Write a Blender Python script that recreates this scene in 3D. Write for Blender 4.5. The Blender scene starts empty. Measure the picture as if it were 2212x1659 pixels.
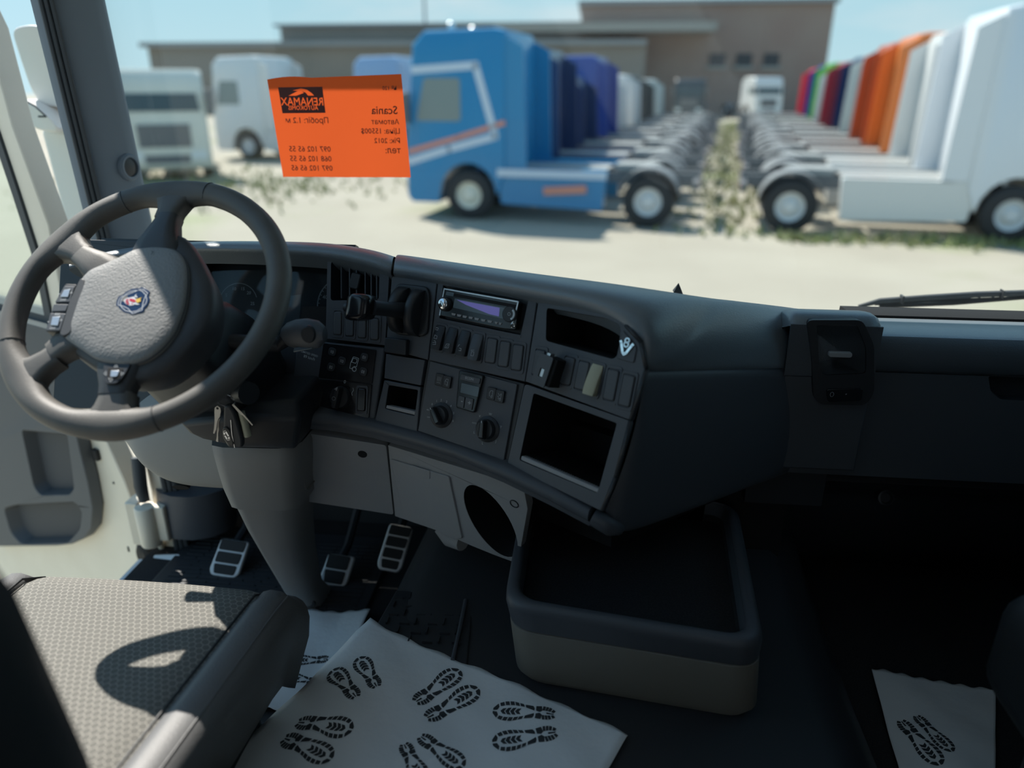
import bpy, bmesh, math, random
from mathutils import Vector, Matrix
from mathutils.geometry import tessellate_polygon
random.seed(7)
V = Vector
COL = bpy.context.scene.collection
SC = bpy.context.scene
# ------------------------------------------------------------------ camera
F_PX, PX0, PY0 = 1600.0, 1106.0, 829.5
CAM = V((0.0, 0.0, 1.12)); PITCH = math.radians(22); YAW = math.radians(6)
C_R = V((math.cos(YAW), math.sin(YAW), 0)); C_F = V((-math.sin(YAW), math.cos(YAW), 0)); C_Z = V((0, 0, 1))
C_U = math.sin(PITCH) * C_F + math.cos(PITCH) * C_Z
C_D = math.cos(PITCH) * C_F - math.sin(PITCH) * C_Z
cd = bpy.data.cameras.new('camera'); cam = bpy.data.objects.new('camera', cd); COL.objects.link(cam)
cam.location = CAM; cam.rotation_euler = (math.pi / 2 - PITCH, 0, YAW)
cd.sensor_width = 36.0; cd.sensor_fit = 'HORIZONTAL'; cd.lens = F_PX / 2212.0 * 36.0
cd.clip_start = 0.02; cd.clip_end = 600
cd.dof.use_dof = True; cd.dof.focus_distance = 1.35; cd.dof.aperture_fstop = cd.lens / 1000.0 / 0.016
SC.camera = cam
# ------------------------------------------------------------------ sky, sun, exposure
SUN_AZ, SUN_EL = math.radians(44.5), math.radians(52.5)      # to the left of straight ahead, above the horizon
w = bpy.data.worlds.new('sky'); SC.world = w; w.use_nodes = True
nt = w.node_tree; nt.nodes.clear()
o_ = nt.nodes.new('ShaderNodeOutputWorld'); bg = nt.nodes.new('ShaderNodeBackground')
tc = nt.nodes.new('ShaderNodeTexCoord'); sx = nt.nodes.new('ShaderNodeSeparateXYZ'); rp = nt.nodes.new('ShaderNodeValToRGB')
nz = nt.nodes.new('ShaderNodeTexNoise'); mp = nt.nodes.new('ShaderNodeMapping'); mx = nt.nodes.new('ShaderNodeMix'); r2 = nt.nodes.new('ShaderNodeValToRGB')
nt.links.new(tc.outputs['Generated'], sx.inputs[0]); nt.links.new(sx.outputs['Z'], rp.inputs['Fac'])
rp.color_ramp.elements[0].position = 0.0; rp.color_ramp.elements[0].color = (0.60, 0.84, 0.93, 1)
rp.color_ramp.elements[1].position = 0.7; rp.color_ramp.elements[1].color = (0.20, 0.46, 0.80, 1)
e_ = rp.color_ramp.elements.new(0.16); e_.color = (0.44, 0.76, 0.91, 1)
mp.inputs['Scale'].default_value = (1.2, 1.2, 5.0)
nz.inputs['Scale'].default_value = 3.2; nz.inputs['Detail'].default_value = 5.0
nt.links.new(tc.outputs['Generated'], mp.inputs[0]); nt.links.new(mp.outputs[0], nz.inputs['Vector'])
r2.color_ramp.elements[0].position = 0.52; r2.color_ramp.elements[1].position = 0.75
r2.color_ramp.elements[1].color = (0.7, 0.7, 0.7, 1)
nt.links.new(nz.outputs['Fac'], r2.inputs['Fac'])
mx.data_type = 'RGBA'; nt.links.new(r2.outputs[0], mx.inputs[0]); nt.links.new(rp.outputs[0], mx.inputs[6]); mx.inputs[7].default_value = (0.86, 0.92, 0.95, 1)
nt.links.new(mx.outputs[2], bg.inputs['Color']); bg.inputs['Strength'].default_value = 1.0
nt.links.new(bg.outputs[0], o_.inputs[0])
sl = bpy.data.lights.new('sun', 'SUN'); sl.energy = 8.0; sl.angle = math.radians(0.55); sl.color = (1.0, 0.95, 0.87)
sun = bpy.data.objects.new('sun', sl); COL.objects.link(sun)
SUN_DIR = V((-math.sin(SUN_AZ) * math.cos(SUN_EL), math.cos(SUN_AZ) * math.cos(SUN_EL), math.sin(SUN_EL)))
sun.rotation_euler = SUN_DIR.to_track_quat('Z', 'Y').to_euler(); sun.location = SUN_DIR * 40
vs = SC.view_settings; vs.view_transform = 'Standard'; vs.look = 'None'; vs.exposure = 0.0; vs.gamma = 1.0; vs.use_curve_mapping = False
# ------------------------------------------------------------------ helpers
def ray(x, y): return (x - PX0) / F_PX * C_R - (y - PY0) / F_PX * C_U + C_D
def hit(x, y, n, p):
    r = ray(x, y); return CAM + r * (n.dot(p - CAM) / n.dot(r))
def Yp(x, y, Y): return hit(x, y, V((0, 1, 0)), V((0, Y, 0)))
def Zp(x, y, Z): return hit(x, y, V((0, 0, 1)), V((0, 0, Z)))
def Xp(x, y, X): return hit(x, y, V((1, 0, 0)), V((X, 0, 0)))
class Frame:
    def __init__(s, o, u, v):
        s.o = V(o); s.u = V(u).normalized(); s.n = s.u.cross(V(v)).normalized(); s.v = s.n.cross(s.u)
    def p(s, u, v, w=0.0): return s.o + s.u * u + s.v * v + s.n * w
    def px(s, x, y, w=0.0):
        q = hit(x, y, s.n, s.o + s.n * w) - s.o; return (q.dot(s.u), q.dot(s.v))
    def pxs(s, l, w=0.0): return [s.px(x, y, w) for x, y in l]
    def sub(s, u, v, w=0.0, rot=0.0):
        c, k = math.cos(rot), math.sin(rot)
        return Frame(s.p(u, v, w), s.u * c + s.v * k, s.v * c - s.u * k)
WORLD = Frame((0, 0, 0), (1, 0, 0), (0, 1, 0))
def rect(w, h, cx=0.0, cy=0.0): return [(cx - w / 2, cy - h / 2), (cx + w / 2, cy - h / 2), (cx + w / 2, cy + h / 2), (cx - w / 2, cy + h / 2)]
def area(p): return sum(p[i][0] * p[(i + 1) % len(p)][1] - p[(i + 1) % len(p)][0] * p[i][1] for i in range(len(p))) / 2
def ccw(p): return list(p) if area(p) > 0 else list(p)[::-1]
def rnd(p, r, n=4):
    p = ccw(p); out = []
    for i in range(len(p)):
        a, b, c = V(p[i - 1]), V(p[i]), V(p[(i + 1) % len(p)])
        d1, d2 = (a - b), (c - b); l = min(r, d1.length * .45, d2.length * .45)
        s, e = b + d1.normalized() * l, b + d2.normalized() * l
        for k in range(n + 1):
            t = k / n; q = s * (1 - t) ** 2 + b * 2 * t * (1 - t) + e * t * t; out.append((q.x, q.y))
    return out
def circ(r, n=20, cx=0.0, cy=0.0, ry=None, a0=0.0, a1=None):
    ry = r if ry is None else ry
    if a1 is None: return [(cx + r * math.cos(2 * math.pi * i / n), cy + ry * math.sin(2 * math.pi * i / n)) for i in range(n)]
    return [(cx + r * math.cos(a0 + (a1 - a0) * i / n), cy + ry * math.sin(a0 + (a1 - a0) * i / n)) for i in range(n + 1)]
_txt = {}
def text_geo(s, size):
    k = (s, size)
    if k not in _txt:
        c = bpy.data.curves.new('t', 'FONT'); c.body = s; c.size = size; c.align_x = 'CENTER'; c.align_y = 'CENTER'; c.resolution_u = 2; c.offset = size * .012
        o = bpy.data.objects.new('t', c); COL.objects.link(o)
        bpy.context.view_layer.update()
        m = bpy.data.meshes.new_from_object(o.evaluated_get(bpy.context.evaluated_depsgraph_get()))
        _txt[k] = ([tuple(v.co) for v in m.vertices], [tuple(f.vertices) for f in m.polygons])
        bpy.data.objects.remove(o); bpy.data.curves.remove(c); bpy.data.meshes.remove(m)
    return _txt[k]
class MB:
    def __init__(s): s.v = []; s.f = []
    def add(s, vs_, fs):
        b = len(s.v); s.v += [V(x) for x in vs_]; s.f += [tuple(i + b for i in f) for f in fs]; return s
    def prism(s, fr, poly, w0, w1, scale=1.0):
        poly = ccw(poly); n = len(poly); cx = sum(q[0] for q in poly) / n; cy = sum(q[1] for q in poly) / n
        a = [fr.p(u, v, w0) for u, v in poly]; b = [fr.p(cx + (u - cx) * scale, cy + (v - cy) * scale, w1) for u, v in poly]
        fs = [tuple(range(n))[::-1], tuple(range(n, 2 * n))] + [(i, (i + 1) % n, n + (i + 1) % n, n + i) for i in range(n)]
        return s.add(a + b, fs)
    def flat(s, fr, poly, w):
        poly = ccw(poly); return s.add([fr.p(u, v, w) for u, v in poly], [tuple(range(len(poly)))])
    def plate(s, fr, outer, holes, w0, w1):
        loops = [ccw(outer)] + [ccw(h)[::-1] for h in holes]
        pts = [q for l in loops for q in l]; n = len(pts)
        tris = tessellate_polygon([[V((a, b, 0)) for a, b in l] for l in loops])
        fs = []
        for t in tris:
            A, B, Cc = (pts[i] for i in t)
            if (B[0] - A[0]) * (Cc[1] - A[1]) - (Cc[0] - A[0]) * (B[1] - A[1]) < 0: t = (t[0], t[2], t[1])
            fs.append(tuple(i + n for i in t)); fs.append((t[0], t[2], t[1]))
        b = 0
        for l in loops:
            m = len(l); fs += [(b + i, b + (i + 1) % m, n + b + (i + 1) % m, n + b + i) for i in range(m)]; b += m
        return s.add([fr.p(u, v, w0) for u, v in pts] + [fr.p(u, v, w1) for u, v in pts], fs)
    def box(s, a, b):
        (x0, y0, z0), (x1, y1, z1) = a, b
        return s.prism(WORLD, [(x0, y0), (x1, y0), (x1, y1), (x0, y1)], z0, z1)
    def fbox(s, fr, u0, v0, w0, u1, v1, w1): return s.prism(fr, [(u0, v0), (u1, v0), (u1, v1), (u0, v1)], w0, w1)
    def tray(s, fr, poly, w1, depth, shrink=.94):            # an open pocket behind a hole: walls and floor seen from outside
        poly = ccw(poly); n = len(poly); cx = sum(q[0] for q in poly) / n; cy = sum(q[1] for q in poly) / n
        a = [fr.p(u, v, w1) for u, v in poly]; b = [fr.p(cx + (u - cx) * shrink, cy + (v - cy) * shrink, w1 - depth) for u, v in poly]
        return s.add(a + b, [tuple(range(n, 2 * n))] + [(i, n + i, n + (i + 1) % n, (i + 1) % n)[::-1] for i in range(n)])
    def loft(s, rings, closed=True, caps=True):
        n = len(rings[0]); b = len(s.v); s.v += [V(q) for r in rings for q in r]
        m = n if closed else n - 1
        for j in range(len(rings) - 1):
            for i in range(m):
                k = (i + 1) % n; s.f.append((b + j * n + i, b + j * n + k, b + (j + 1) * n + k, b + (j + 1) * n + i))
        if caps and closed:
            s.f.append(tuple(b + i for i in range(n))[::-1]); s.f.append(tuple(b + (len(rings) - 1) * n + i for i in range(n)))
        return s
    def tube(s, pts, r, seg=8, closed=False, caps=True):
        pts = [V(p) for p in pts]; n = len(pts); rings = []; up = None
        for i in range(n):
            if closed: t = pts[(i + 1) % n] - pts[i - 1]
            else: t = pts[min(i + 1, n - 1)] - pts[max(i - 1, 0)]
            t.normalize()
            if up is None: up = V((0, 0, 1)) if abs(t.z) < .9 else V((1, 0, 0))
            a = t.cross(up).normalized(); up = a.cross(t).normalized()
            rr = r[i] if isinstance(r, (list, tuple)) else r
            rings.append([pts[i] + a * rr * math.cos(2 * math.pi * k / seg) + up * rr * math.sin(2 * math.pi * k / seg) for k in range(seg)])
        if closed: rings.append(rings[0])
        return s.loft(rings, True, caps and not closed)
    def lathe(s, fr, prof, seg=24, ea=1.0, caps=True):
        return s.loft([[fr.p(r * math.cos(2 * math.pi * k / seg), r * ea * math.sin(2 * math.pi * k / seg), w_) for k in range(seg)] for r, w_ in prof], True, caps)
    def strokes(s, fr, lines, width, w0, closed=False):
        for l in lines:
            l = [V(q) for q in l]
            for a, b in zip(l[:-1], l[1:]):
                d = b - a
                if d.length < 1e-7: continue
                d = d.normalized(); q = V((-d.y, d.x)) * width / 2; e = d * width * .3
                s.flat(fr, [(a - e - q)[:], (b + e - q)[:], (b + e + q)[:], (a - e + q)[:]], w0)
        return s
    def text(s, fr, txt, size, u, v, w0, rot=0.0, mirror=False, sx=1.0, left=False):
        vs_, fs = text_geo(txt, size); c, k = math.cos(rot), math.sin(rot)
        if not vs_: return s
        off = 0.0
        if left: off = -min(q[0] for q in vs_)
        out = []
        for x, y, z in vs_:
            x = (x + off) * sx
            if mirror: x = -x
            out.append(fr.p(u + x * c - y * k, v + x * k + y * c, w0))
        if mirror: fs = [f[::-1] for f in fs]
        return s.add(out, fs)
    def mesh(s, name):
        m = bpy.data.meshes.new(name); m.from_pydata([tuple(v) for v in s.v], [], s.f); m.update(); return m
    def build(s, name, mat, parent=None, bevel=0.0, smooth=40, subsurf=0, seg=2, label=None, recalc=False):
        m = s.mesh(name)
        if recalc:
            bm = bmesh.new(); bm.from_mesh(m); bmesh.ops.remove_doubles(bm, verts=bm.verts, dist=1e-6); bmesh.ops.recalc_face_normals(bm, faces=bm.faces); bm.to_mesh(m); bm.free()
        o = bpy.data.objects.new(name, m); COL.objects.link(o)
        m.materials.append(mat)
        if smooth:
            m.shade_smooth()
            if not subsurf: m.set_sharp_from_angle(angle=math.radians(smooth))
        if bevel:
            b = o.modifiers.new('bevel', 'BEVEL'); b.width = bevel; b.segments = seg; b.limit_method = 'ANGLE'; b.angle_limit = math.radians(40)
        if subsurf:
            b = o.modifiers.new('sub', 'SUBSURF'); b.levels = subsurf; b.render_levels = subsurf
        if parent is not None: o.parent = parent
        if label: o['label'] = label
        return o
def thing(name, label, cat, group=None, kind=None):
    o = bpy.data.objects.new(name, None); COL.objects.link(o); o.empty_display_size = .05
    return tag(o, label, cat, group, kind)
def tag(o, label=None, cat=None, group=None, kind=None):
    if label: o['label'] = label
    if cat: o['category'] = cat
    if group: o['group'] = group
    if kind: o['kind'] = kind
    return o
# ------------------------------------------------------------------ materials
M = {}
def mat(name, col, rough=.5, metal=0.0, spec=.5, bump=0.0, bscale=600.0, bdist=.001, var=0.0, vscale=8.0, col2=None, emit=None, coat=0.0, detail=3.0):
    m = bpy.data.materials.new(name); m.use_nodes = True; t = m.node_tree; b = t.nodes['Principled BSDF']
    b.inputs['Base Color'].default_value = (*col, 1); b.inputs['Roughness'].default_value = rough; b.inputs['Metallic'].default_value = metal
    b.inputs['Specular IOR Level'].default_value = spec; b.inputs['Coat Weight'].default_value = coat
    if emit: b.inputs['Emission Color'].default_value = (*emit[:3], 1); b.inputs['Emission Strength'].default_value = emit[3]
    co = t.nodes.new('ShaderNodeTexCoord')
    if bump:
        n = t.nodes.new('ShaderNodeTexNoise'); n.inputs['Scale'].default_value = bscale; n.inputs['Detail'].default_value = detail
        bp = t.nodes.new('ShaderNodeBump'); bp.inputs['Strength'].default_value = bump; bp.inputs['Distance'].default_value = bdist
        t.links.new(co.outputs['Object'], n.inputs['Vector']); t.links.new(n.outputs['Fac'], bp.inputs['Height']); t.links.new(bp.outputs['Normal'], b.inputs['Normal'])
    if var:
        n = t.nodes.new('ShaderNodeTexNoise'); n.inputs['Scale'].default_value = vscale; n.inputs['Detail'].default_value = 6
        x = t.nodes.new('ShaderNodeMix'); x.data_type = 'RGBA'; x.inputs[6].default_value = (*col, 1); x.inputs[7].default_value = (*(col2 or [c * 1.6 for c in col]), 1)
        mr = t.nodes.new('ShaderNodeMapRange'); mr.inputs[1].default_value = .4; mr.inputs[2].default_value = .75; mr.inputs[4].default_value = var
        t.links.new(co.outputs['Object'], n.inputs['Vector']); t.links.new(n.outputs['Fac'], mr.inputs[0]); t.links.new(mr.outputs[0], x.inputs[0]); t.links.new(x.outputs[2], b.inputs['Base Color'])
    M[name] = m; return m
mat('plastic', (.066, .074, .088), .50, bump=.12, bscale=900)
mat('plastic_black', (.022, .025, .03), .45, bump=.08, bscale=900)
mat('piano', (.012, .013, .016), .18)
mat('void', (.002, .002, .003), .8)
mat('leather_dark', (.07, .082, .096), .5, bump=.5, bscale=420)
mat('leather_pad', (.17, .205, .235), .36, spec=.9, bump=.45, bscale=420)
mat('plastic_grey', (.31, .312, .322), .6, bump=.15, bscale=1100, var=.5, vscale=30, col2=(.34, .336, .33))
mat('plastic_knee', (.27, .265, .25), .6, bump=.12, bscale=1100)
mat('pedestal', (.21, .21, .21), .55, bump=.12, bscale=900)
mat('switch', (.072, .08, .092), .5, bump=.1, bscale=1200)
mat('print_white', (.55, .57, .58), .6)
mat('print_dim', (.38, .40, .42), .6)
mat('wheel_rim', (.098, .094, .088), .55, bump=.25, bscale=500, var=.6, vscale=14, col2=(.16, .148, .13))
mat('wheel_hub', (.25, .25, .246), .6, bump=.8, bscale=300, bdist=.0014, detail=2)
mat('wheel_hub_dark', (.05, .053, .058), .5, bump=.2, bscale=600)
mat('box_plastic', (.20, .19, .165), .55, bump=.3, bscale=500)
mat('silver', (.55, .56, .57), .35, metal=.8)
mat('pedal_metal', (.58, .59, .60), .45, metal=.25)
mat('chrome', (.75, .76, .78), .12, metal=1.0)
mat('steel_worn', (.45, .43, .40), .4, metal=.9, bump=.2, bscale=200)
mat('rubber', (.012, .012, .013), .7, bump=.3, bscale=300)
mat('mat_rubber', (.03, .033, .038), .48, bump=.2, bscale=200)
mat('carpet', (.012, .012, .014), .95, bump=1.0, bscale=260, var=.8, vscale=300, col2=(.03, .03, .032))
mat('trim_pillar', (.17, .205, .245), .65, bump=.15, bscale=700)
mat('trim_seal', (.05, .058, .066), .6)
mat('headliner', (.60, .66, .72), .9)
mat('wall_dark', (.03, .03, .032), .9)
mat('mirror_white', (.86, .84, .82), .35)
mat('door_white', (.80, .73, .61), .35, var=.35, vscale=6, col2=(.62, .55, .43))
mat('door_trim', (.085, .092, .10), .65, bump=.1, bscale=800)
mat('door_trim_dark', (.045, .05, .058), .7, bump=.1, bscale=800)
mat('paper', (.80, .83, .85), .7, bump=.7, bscale=14, bdist=.006, detail=6)
mat('paper_print', (.035, .04, .045), .8)
mat('khaki', (.42, .41, .30), .6, bump=.4, bscale=300)
mat('leather_seat', (.15, .15, .152), .5, bump=.5, bscale=380)
mat('leather_seat_dark', (.018, .019, .021), .55, bump=.4, bscale=380)
mat('lcd', (.19, .17, .42), .25, emit=(.20, .16, .62, .22))
mat('lcd_grey', (.10, .13, .15), .2)
mat('blue_enamel', (.012, .035, .10), .25)
mat('red_enamel', (.62, .02, .05), .4)
mat('yellow_enamel', (.85, .55, .06), .4)
mat('white_enamel', (.8, .82, .85), .4)
mat('fob', (.05, .048, .045), .3)
mat('text_brown', (.12, .03, .02), .8)
mat('logo_brown', (.09, .025, .022), .8)
# orange paper: light shines through
m = mat('orange_paper', (.85, .16, .03), .7); t = m.node_tree; b = t.nodes['Principled BSDF']
tr = t.nodes.new('ShaderNodeBsdfTranslucent'); tr.inputs[0].default_value = (.56, .082, .020, 1); ms = t.nodes.new('ShaderNodeMixShader'); ms.inputs[0].default_value = .92
nz = t.nodes.new('ShaderNodeTexNoise'); nz.inputs['Scale'].default_value = 30; nz.inputs['Detail'].default_value = 6
bp = t.nodes.new('ShaderNodeBump'); bp.inputs['Strength'].default_value = .3; bp.inputs['Distance'].default_value = .004
t.links.new(nz.outputs['Fac'], bp.inputs['Height']); t.links.new(bp.outputs[0], b.inputs['Normal'])
t.links.new(b.outputs[0], ms.inputs[1]); t.links.new(tr.outputs[0], ms.inputs[2]); t.links.new(ms.outputs[0], t.nodes['Material Output'].inputs[0])
def glass_mat(name, tint, refl=.06, rough=0.0):
    m = bpy.data.materials.new(name); m.use_nodes = True; t = m.node_tree; t.nodes.clear()
    o = t.nodes.new('ShaderNodeOutputMaterial'); tr = t.nodes.new('ShaderNodeBsdfTransparent'); gl = t.nodes.new('ShaderNodeBsdfGlossy'); mix = t.nodes.new('ShaderNodeMixShader'); fr = t.nodes.new('ShaderNodeLayerWeight'); fr.inputs[0].default_value = .5; pw = t.nodes.new('ShaderNodeMath'); pw.operation = 'POWER'; pw.inputs[1].default_value = 5.0; ad = t.nodes.new('ShaderNodeMath'); ad.operation = 'MULTIPLY_ADD'; ad.inputs[1].default_value = .9; ad.inputs[2].default_value = .02
    tr.inputs[0].default_value = (*tint, 1); gl.inputs['Roughness'].default_value = rough
    t.links.new(fr.outputs['Facing'], pw.inputs[0]); t.links.new(pw.outputs[0], ad.inputs[0]); t.links.new(ad.outputs[0], mix.inputs[0]); t.links.new(tr.outputs[0], mix.inputs[1]); t.links.new(gl.outputs[0], mix.inputs[2]); t.links.new(mix.outputs[0], o.inputs[0])
    M[name] = m; return m
glass_mat('glass', (.94, .955, .95)); glass_mat('lens', (.75, .78, .80)); glass_mat('side_glass', (.86, .92, .90))
# honeycomb fabric
def hex_mat(name, cell, line, size):
    m = bpy.data.materials.new(name); m.use_nodes = True; t = m.node_tree; b = t.nodes['Principled BSDF']; b.inputs['Roughness'].default_value = .9
    N = t.nodes.new
    def vm(op, a, bb=None):
        n = N('ShaderNodeVectorMath'); n.operation = op
        for i, q in enumerate((a, bb)):
            if q is None: continue
            if isinstance(q, tuple): n.inputs[i].default_value = q
            else: t.links.new(q, n.inputs[i])
        return n.outputs['Value'] if op in ('DOT_PRODUCT', 'LENGTH') else n.outputs[0]
    def mm(op, a, bb=0.0):
        n = N('ShaderNodeMath'); n.operation = op
        for i, q in enumerate((a, bb)):
            if isinstance(q, (int, float)): n.inputs[i].default_value = q
            else: t.links.new(q, n.inputs[i])
        return n.outputs[0]
    co = N('ShaderNodeTexCoord').outputs['Object']
    p = vm('MULTIPLY', vm('ADD', co, (20, 20, 20)), (1 / size, 1 / size, 0)); R3 = math.sqrt(3); h = (.5, R3 / 2, 0)
    a = vm('SUBTRACT', vm('MODULO', p, (1, R3, 1)), h); c = vm('SUBTRACT', vm('MODULO', vm('ADD', p, h), (1, R3, 1)), h)
    a = vm('MULTIPLY', a, (1, 1, 0)); c = vm('MULTIPLY', c, (1, 1, 0))
    def hx(q):
        q = vm('ABSOLUTE', q); sx = N('ShaderNodeSeparateXYZ'); t.links.new(q, sx.inputs[0]); return mm('MAXIMUM', vm('DOT_PRODUCT', q, (.5, R3 / 2, 0)), sx.outputs[0])
    d = mm('MINIMUM', hx(a), hx(c))
    nz = N('ShaderNodeTexNoise'); nz.inputs['Scale'].default_value = 900; t.links.new(co, nz.inputs['Vector'])
    mr = N('ShaderNodeMapRange'); t.links.new(mm('ADD', d, mm('MULTIPLY', mm('SUBTRACT', nz.outputs['Fac'], .5), .06)), mr.inputs[0]); mr.inputs[1].default_value = .435; mr.inputs[2].default_value = .48
    x = N('ShaderNodeMix'); x.data_type = 'RGBA'; x.inputs[6].default_value = (*cell, 1); x.inputs[7].default_value = (*line, 1); t.links.new(mr.outputs[0], x.inputs[0])
    wv = N('ShaderNodeTexNoise'); wv.inputs['Scale'].default_value = 1500; t.links.new(co, wv.inputs['Vector'])
    x2 = N('ShaderNodeMix'); x2.data_type = 'RGBA'; x2.blend_type = 'MULTIPLY'; x2.inputs[0].default_value = .6; t.links.new(x.outputs[2], x2.inputs[6]); t.links.new(wv.outputs['Fac'], x2.inputs[7])
    t.links.new(x2.outputs[2], b.inputs['Base Color'])
    bp = N('ShaderNodeBump'); bp.inputs['Strength'].default_value = .4; bp.inputs['Distance'].default_value = .001; t.links.new(mr.outputs[0], bp.inputs['Height']); t.links.new(bp.outputs[0], b.inputs['Normal'])
    M[name] = m
hex_mat('seat_fabric', (.215, .21, .19), (.54, .515, .46), .0105)
# ================================================================== the setting: cab shell
def solid(name, boxes, mt, parent=None, bevel=0.0):
    b = MB()
    for a, c in boxes: b.box(a, c)
    o = b.build(name, mt, parent, bevel=bevel)
    if parent is None: o['kind'] = 'structure'
    return o
fl = solid('floor', [((-1.1, -.9, -.05), (1.1, 1.72, 0))], M['carpet'])
# raised engine tunnel
b = MB(); rings = []
for y, zt in ((-.25, .15), (.9, .15), (1.12, .155), (1.3, .19), (1.5, .27), (1.69, .34)):
    k = zt / .15
    prof = [(-.475, -.02), (-.462, .008), (-.445, .03 * k), (-.41, .085 * k), (-.375, .122 * k), (-.33, .143 * k), (-.27, zt), (0, zt), (.4, zt), (.47, .8 * zt), (.52, .3 * zt), (.54, -.02)]
    sh = max(0, min(1, (y - 1.15) / .3)) * .06; rings.append([(x + (sh if x < -.2 else 0), y, z) for x, z in prof])
b.loft(rings).build('engine_tunnel', M['mat_rubber'], fl, smooth=60, recalc=True)
solid('wall_front', [((-1.1, 1.70, 0), (1.1, 1.74, .50))], M['wall_dark'])
solid('wall_back', [((-1.12, -.95, 0), (1.12, -.9, 2.1))], M['headliner'])
solid('ceiling', [((-1.12, -.95, 2.1), (-.72, 1.78, 2.15)), ((-.05, -.95, 2.1), (1.12, 1.78, 2.15)), ((-.72, .12, 2.1), (-.05, 1.78, 2.15)), ((-.72, -.95, 2.1), (-.05, -.48, 2.15)), ((-1.1, 1.70, 1.60), (1.1, 1.78, 2.1)), ((-1.12, 1.50, 1.62), (-1.05, 1.72, 2.1)), ((1.05, 1.50, 1.62), (1.12, 1.72, 2.1))], M['headliner'])  # roof slabs leave a gap for the added hatch
solid('wall_left', [((-1.12, -.9, 0), (-1.08, .30, 2.1)), ((-1.12, .30, 2.02), (-1.08, 1.7, 2.1)), ((-1.13, .30, -.3), (-1.06, 1.5, -.02))], M['headliner'])
wr = solid('wall_right', [((1.08, -.9, 0), (1.12, 1.7, .90)), ((1.08, -.9, .90), (1.12, .95, 2.1)), ((1.08, .95, 1.45), (1.12, 1.7, 2.1))], M['wall_dark'])
w2 = MB().box((1.095, .95, .90), (1.105, 1.55, 1.45)).build('window_2', M['side_glass']); w2['kind'] = 'structure'
# windscreen, 6 mm laminated glass, slightly bowed
b = MB(); outer, inner = [], []
for j in range(9):
    z = .49 + 1.11 * j / 8
    ro, ri = [], []
    for i in range(17):
        x = -1.06 + 2.12 * i / 16; y = 1.765 - .05 * (x / 1.06) ** 2 - .05 * (z - .55)
        ro.append((x, y, z)); ri.append((x, y - .006, z))
    outer.append(ro); inner.append(ri)
b.loft(inner, False, False)
ws = b.build('window_1', M['glass'], smooth=80); ws['kind'] = 'structure'
w3 = MB().box((-.72, -.48, 2.12), (-.05, .12, 2.128)).build('added_roof_hatch', M['glass']); w3['kind'] = 'structure'   # unseen roof hatch, added to let daylight into the dark cab
sm = ws.modifiers.new('thick', 'SOLIDIFY'); sm.thickness = .006
def ws_y(x, z): return 1.759 - .05 * (x / 1.06) ** 2 - .05 * (z - .55)
# windscreen pillars
def pillar(name, s):
    b = MB(); rings = []
    for z in (.40, .62, .80, 1.0, 1.3, 1.6, 2.1):
        k = -.055 * (z - .8)
        rings.append([(s * x, y + k, z) for x, y in ((-1.13, 1.575), (-1.085, 1.558), (-1.070, 1.572), (-1.058, 1.60), (-1.040, 1.645), (-1.036, 1.668), (-1.05, 1.70), (-1.12, 1.73))])
    o = b.loft(rings).build(name, M['trim_pillar'], smooth=70, recalc=True); o['kind'] = 'structure'; return o
t1 = pillar('trim_1', -1); t2 = pillar('trim_2', 1)
for i in range(3):
    q = [V((-1.092 + .009 * i, 1.560 - .004 * (2 - i) - .055 * (z - .8), z)) for z in (.1, .8, 1.35, 2.05)]
    MB().tube(q, .0048, 8).build('door_seal', M['trim_seal'], t1)
fs_ = Frame(Xp(277, 361, -1.045), V((.16, .98, 0)), (0, -.05, 1))
b = MB().lathe(fs_, [(.030, -.004), (.030, .005), (.026, .009), (.0215, .009), (.020, .004)], 28); b.build('tweeter_ring', M['trim_pillar'], t1)
MB().lathe(fs_, [(.0205, -.002), (.0205, .0055), (.012, .0075), (.001, .008)], 24).build('tweeter_grille', M['plastic_black'], t1)
MB().box((-1.10, 1.735, 1.575), (1.10, 1.75, 1.62)).build('roof_header', M['wall_dark'], t1)
# outside sun visor over the windscreen
vz = thing('sun_visor', 'dark exterior sun visor above the windscreen', 'visor')
MB().prism(Frame((-1.05, 0, 0), (0, 1, 0), (0, 0, 1)), [(1.775, 1.57), (1.87, 1.50), (1.872, 1.515), (1.775, 1.60)], 0, 2.10).build('visor_blade', M['piano'], vz)
# ================================================================== open driver's door
DY = 1.55
DA = math.radians(25)                                    # swung past square
fd = Frame((-1.10, DY, 0), (math.cos(DA), -math.sin(DA), 0), (0, 0, 1))
d1 = thing('door_1', 'open white cab door with grey trim and map pockets', None, kind='structure')
def lp(*l): return fd.pxs(l)
edge = fd.pxs([(20, 60), (75, 270), (150, 480), (203, 790)], -.05) + lp((243, 985), (268, 1040), (290, 1100), (307, 1166), (326, 1232))
outer = [(-1.05, 1.58), (-.42, 1.58)] + edge + [(edge[-1][0], -.55), (-1.05, -.55)]
wz = fd.px(118, 700)[1]
wedge = lp((0, 285), (45, 420), (90, 560), (118, 700))
win = [(-.98, wz), (-.98, 1.5), (-.52, 1.5), (-.42, 1.40)] + wedge
MB().plate(fd, outer, [win], -.05, 0).build('door_shell', M['door_white'], d1, bevel=.004)
MB().plate(fd, win, [[(u + (-.028 if u > -.8 else .02), v + (-.02 if v > 1.2 else (.0 if v > wz + .05 else .02))) for u, v in win]], -.04, .006).build('window_seal', M['trim_seal'], d1)
MB().plate(fd, win, [], -.03, -.025).build('window_glass', M['side_glass'], d1)
trim = lp((140, 705), (166, 800), (186, 898), (199, 960), (216, 1030), (226, 1086), (222, 1130), (205, 1152), (180, 1163), (147, 1167), (0, 1170)) + [(-1.0, -.0), (-1.0, wz)]
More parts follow.
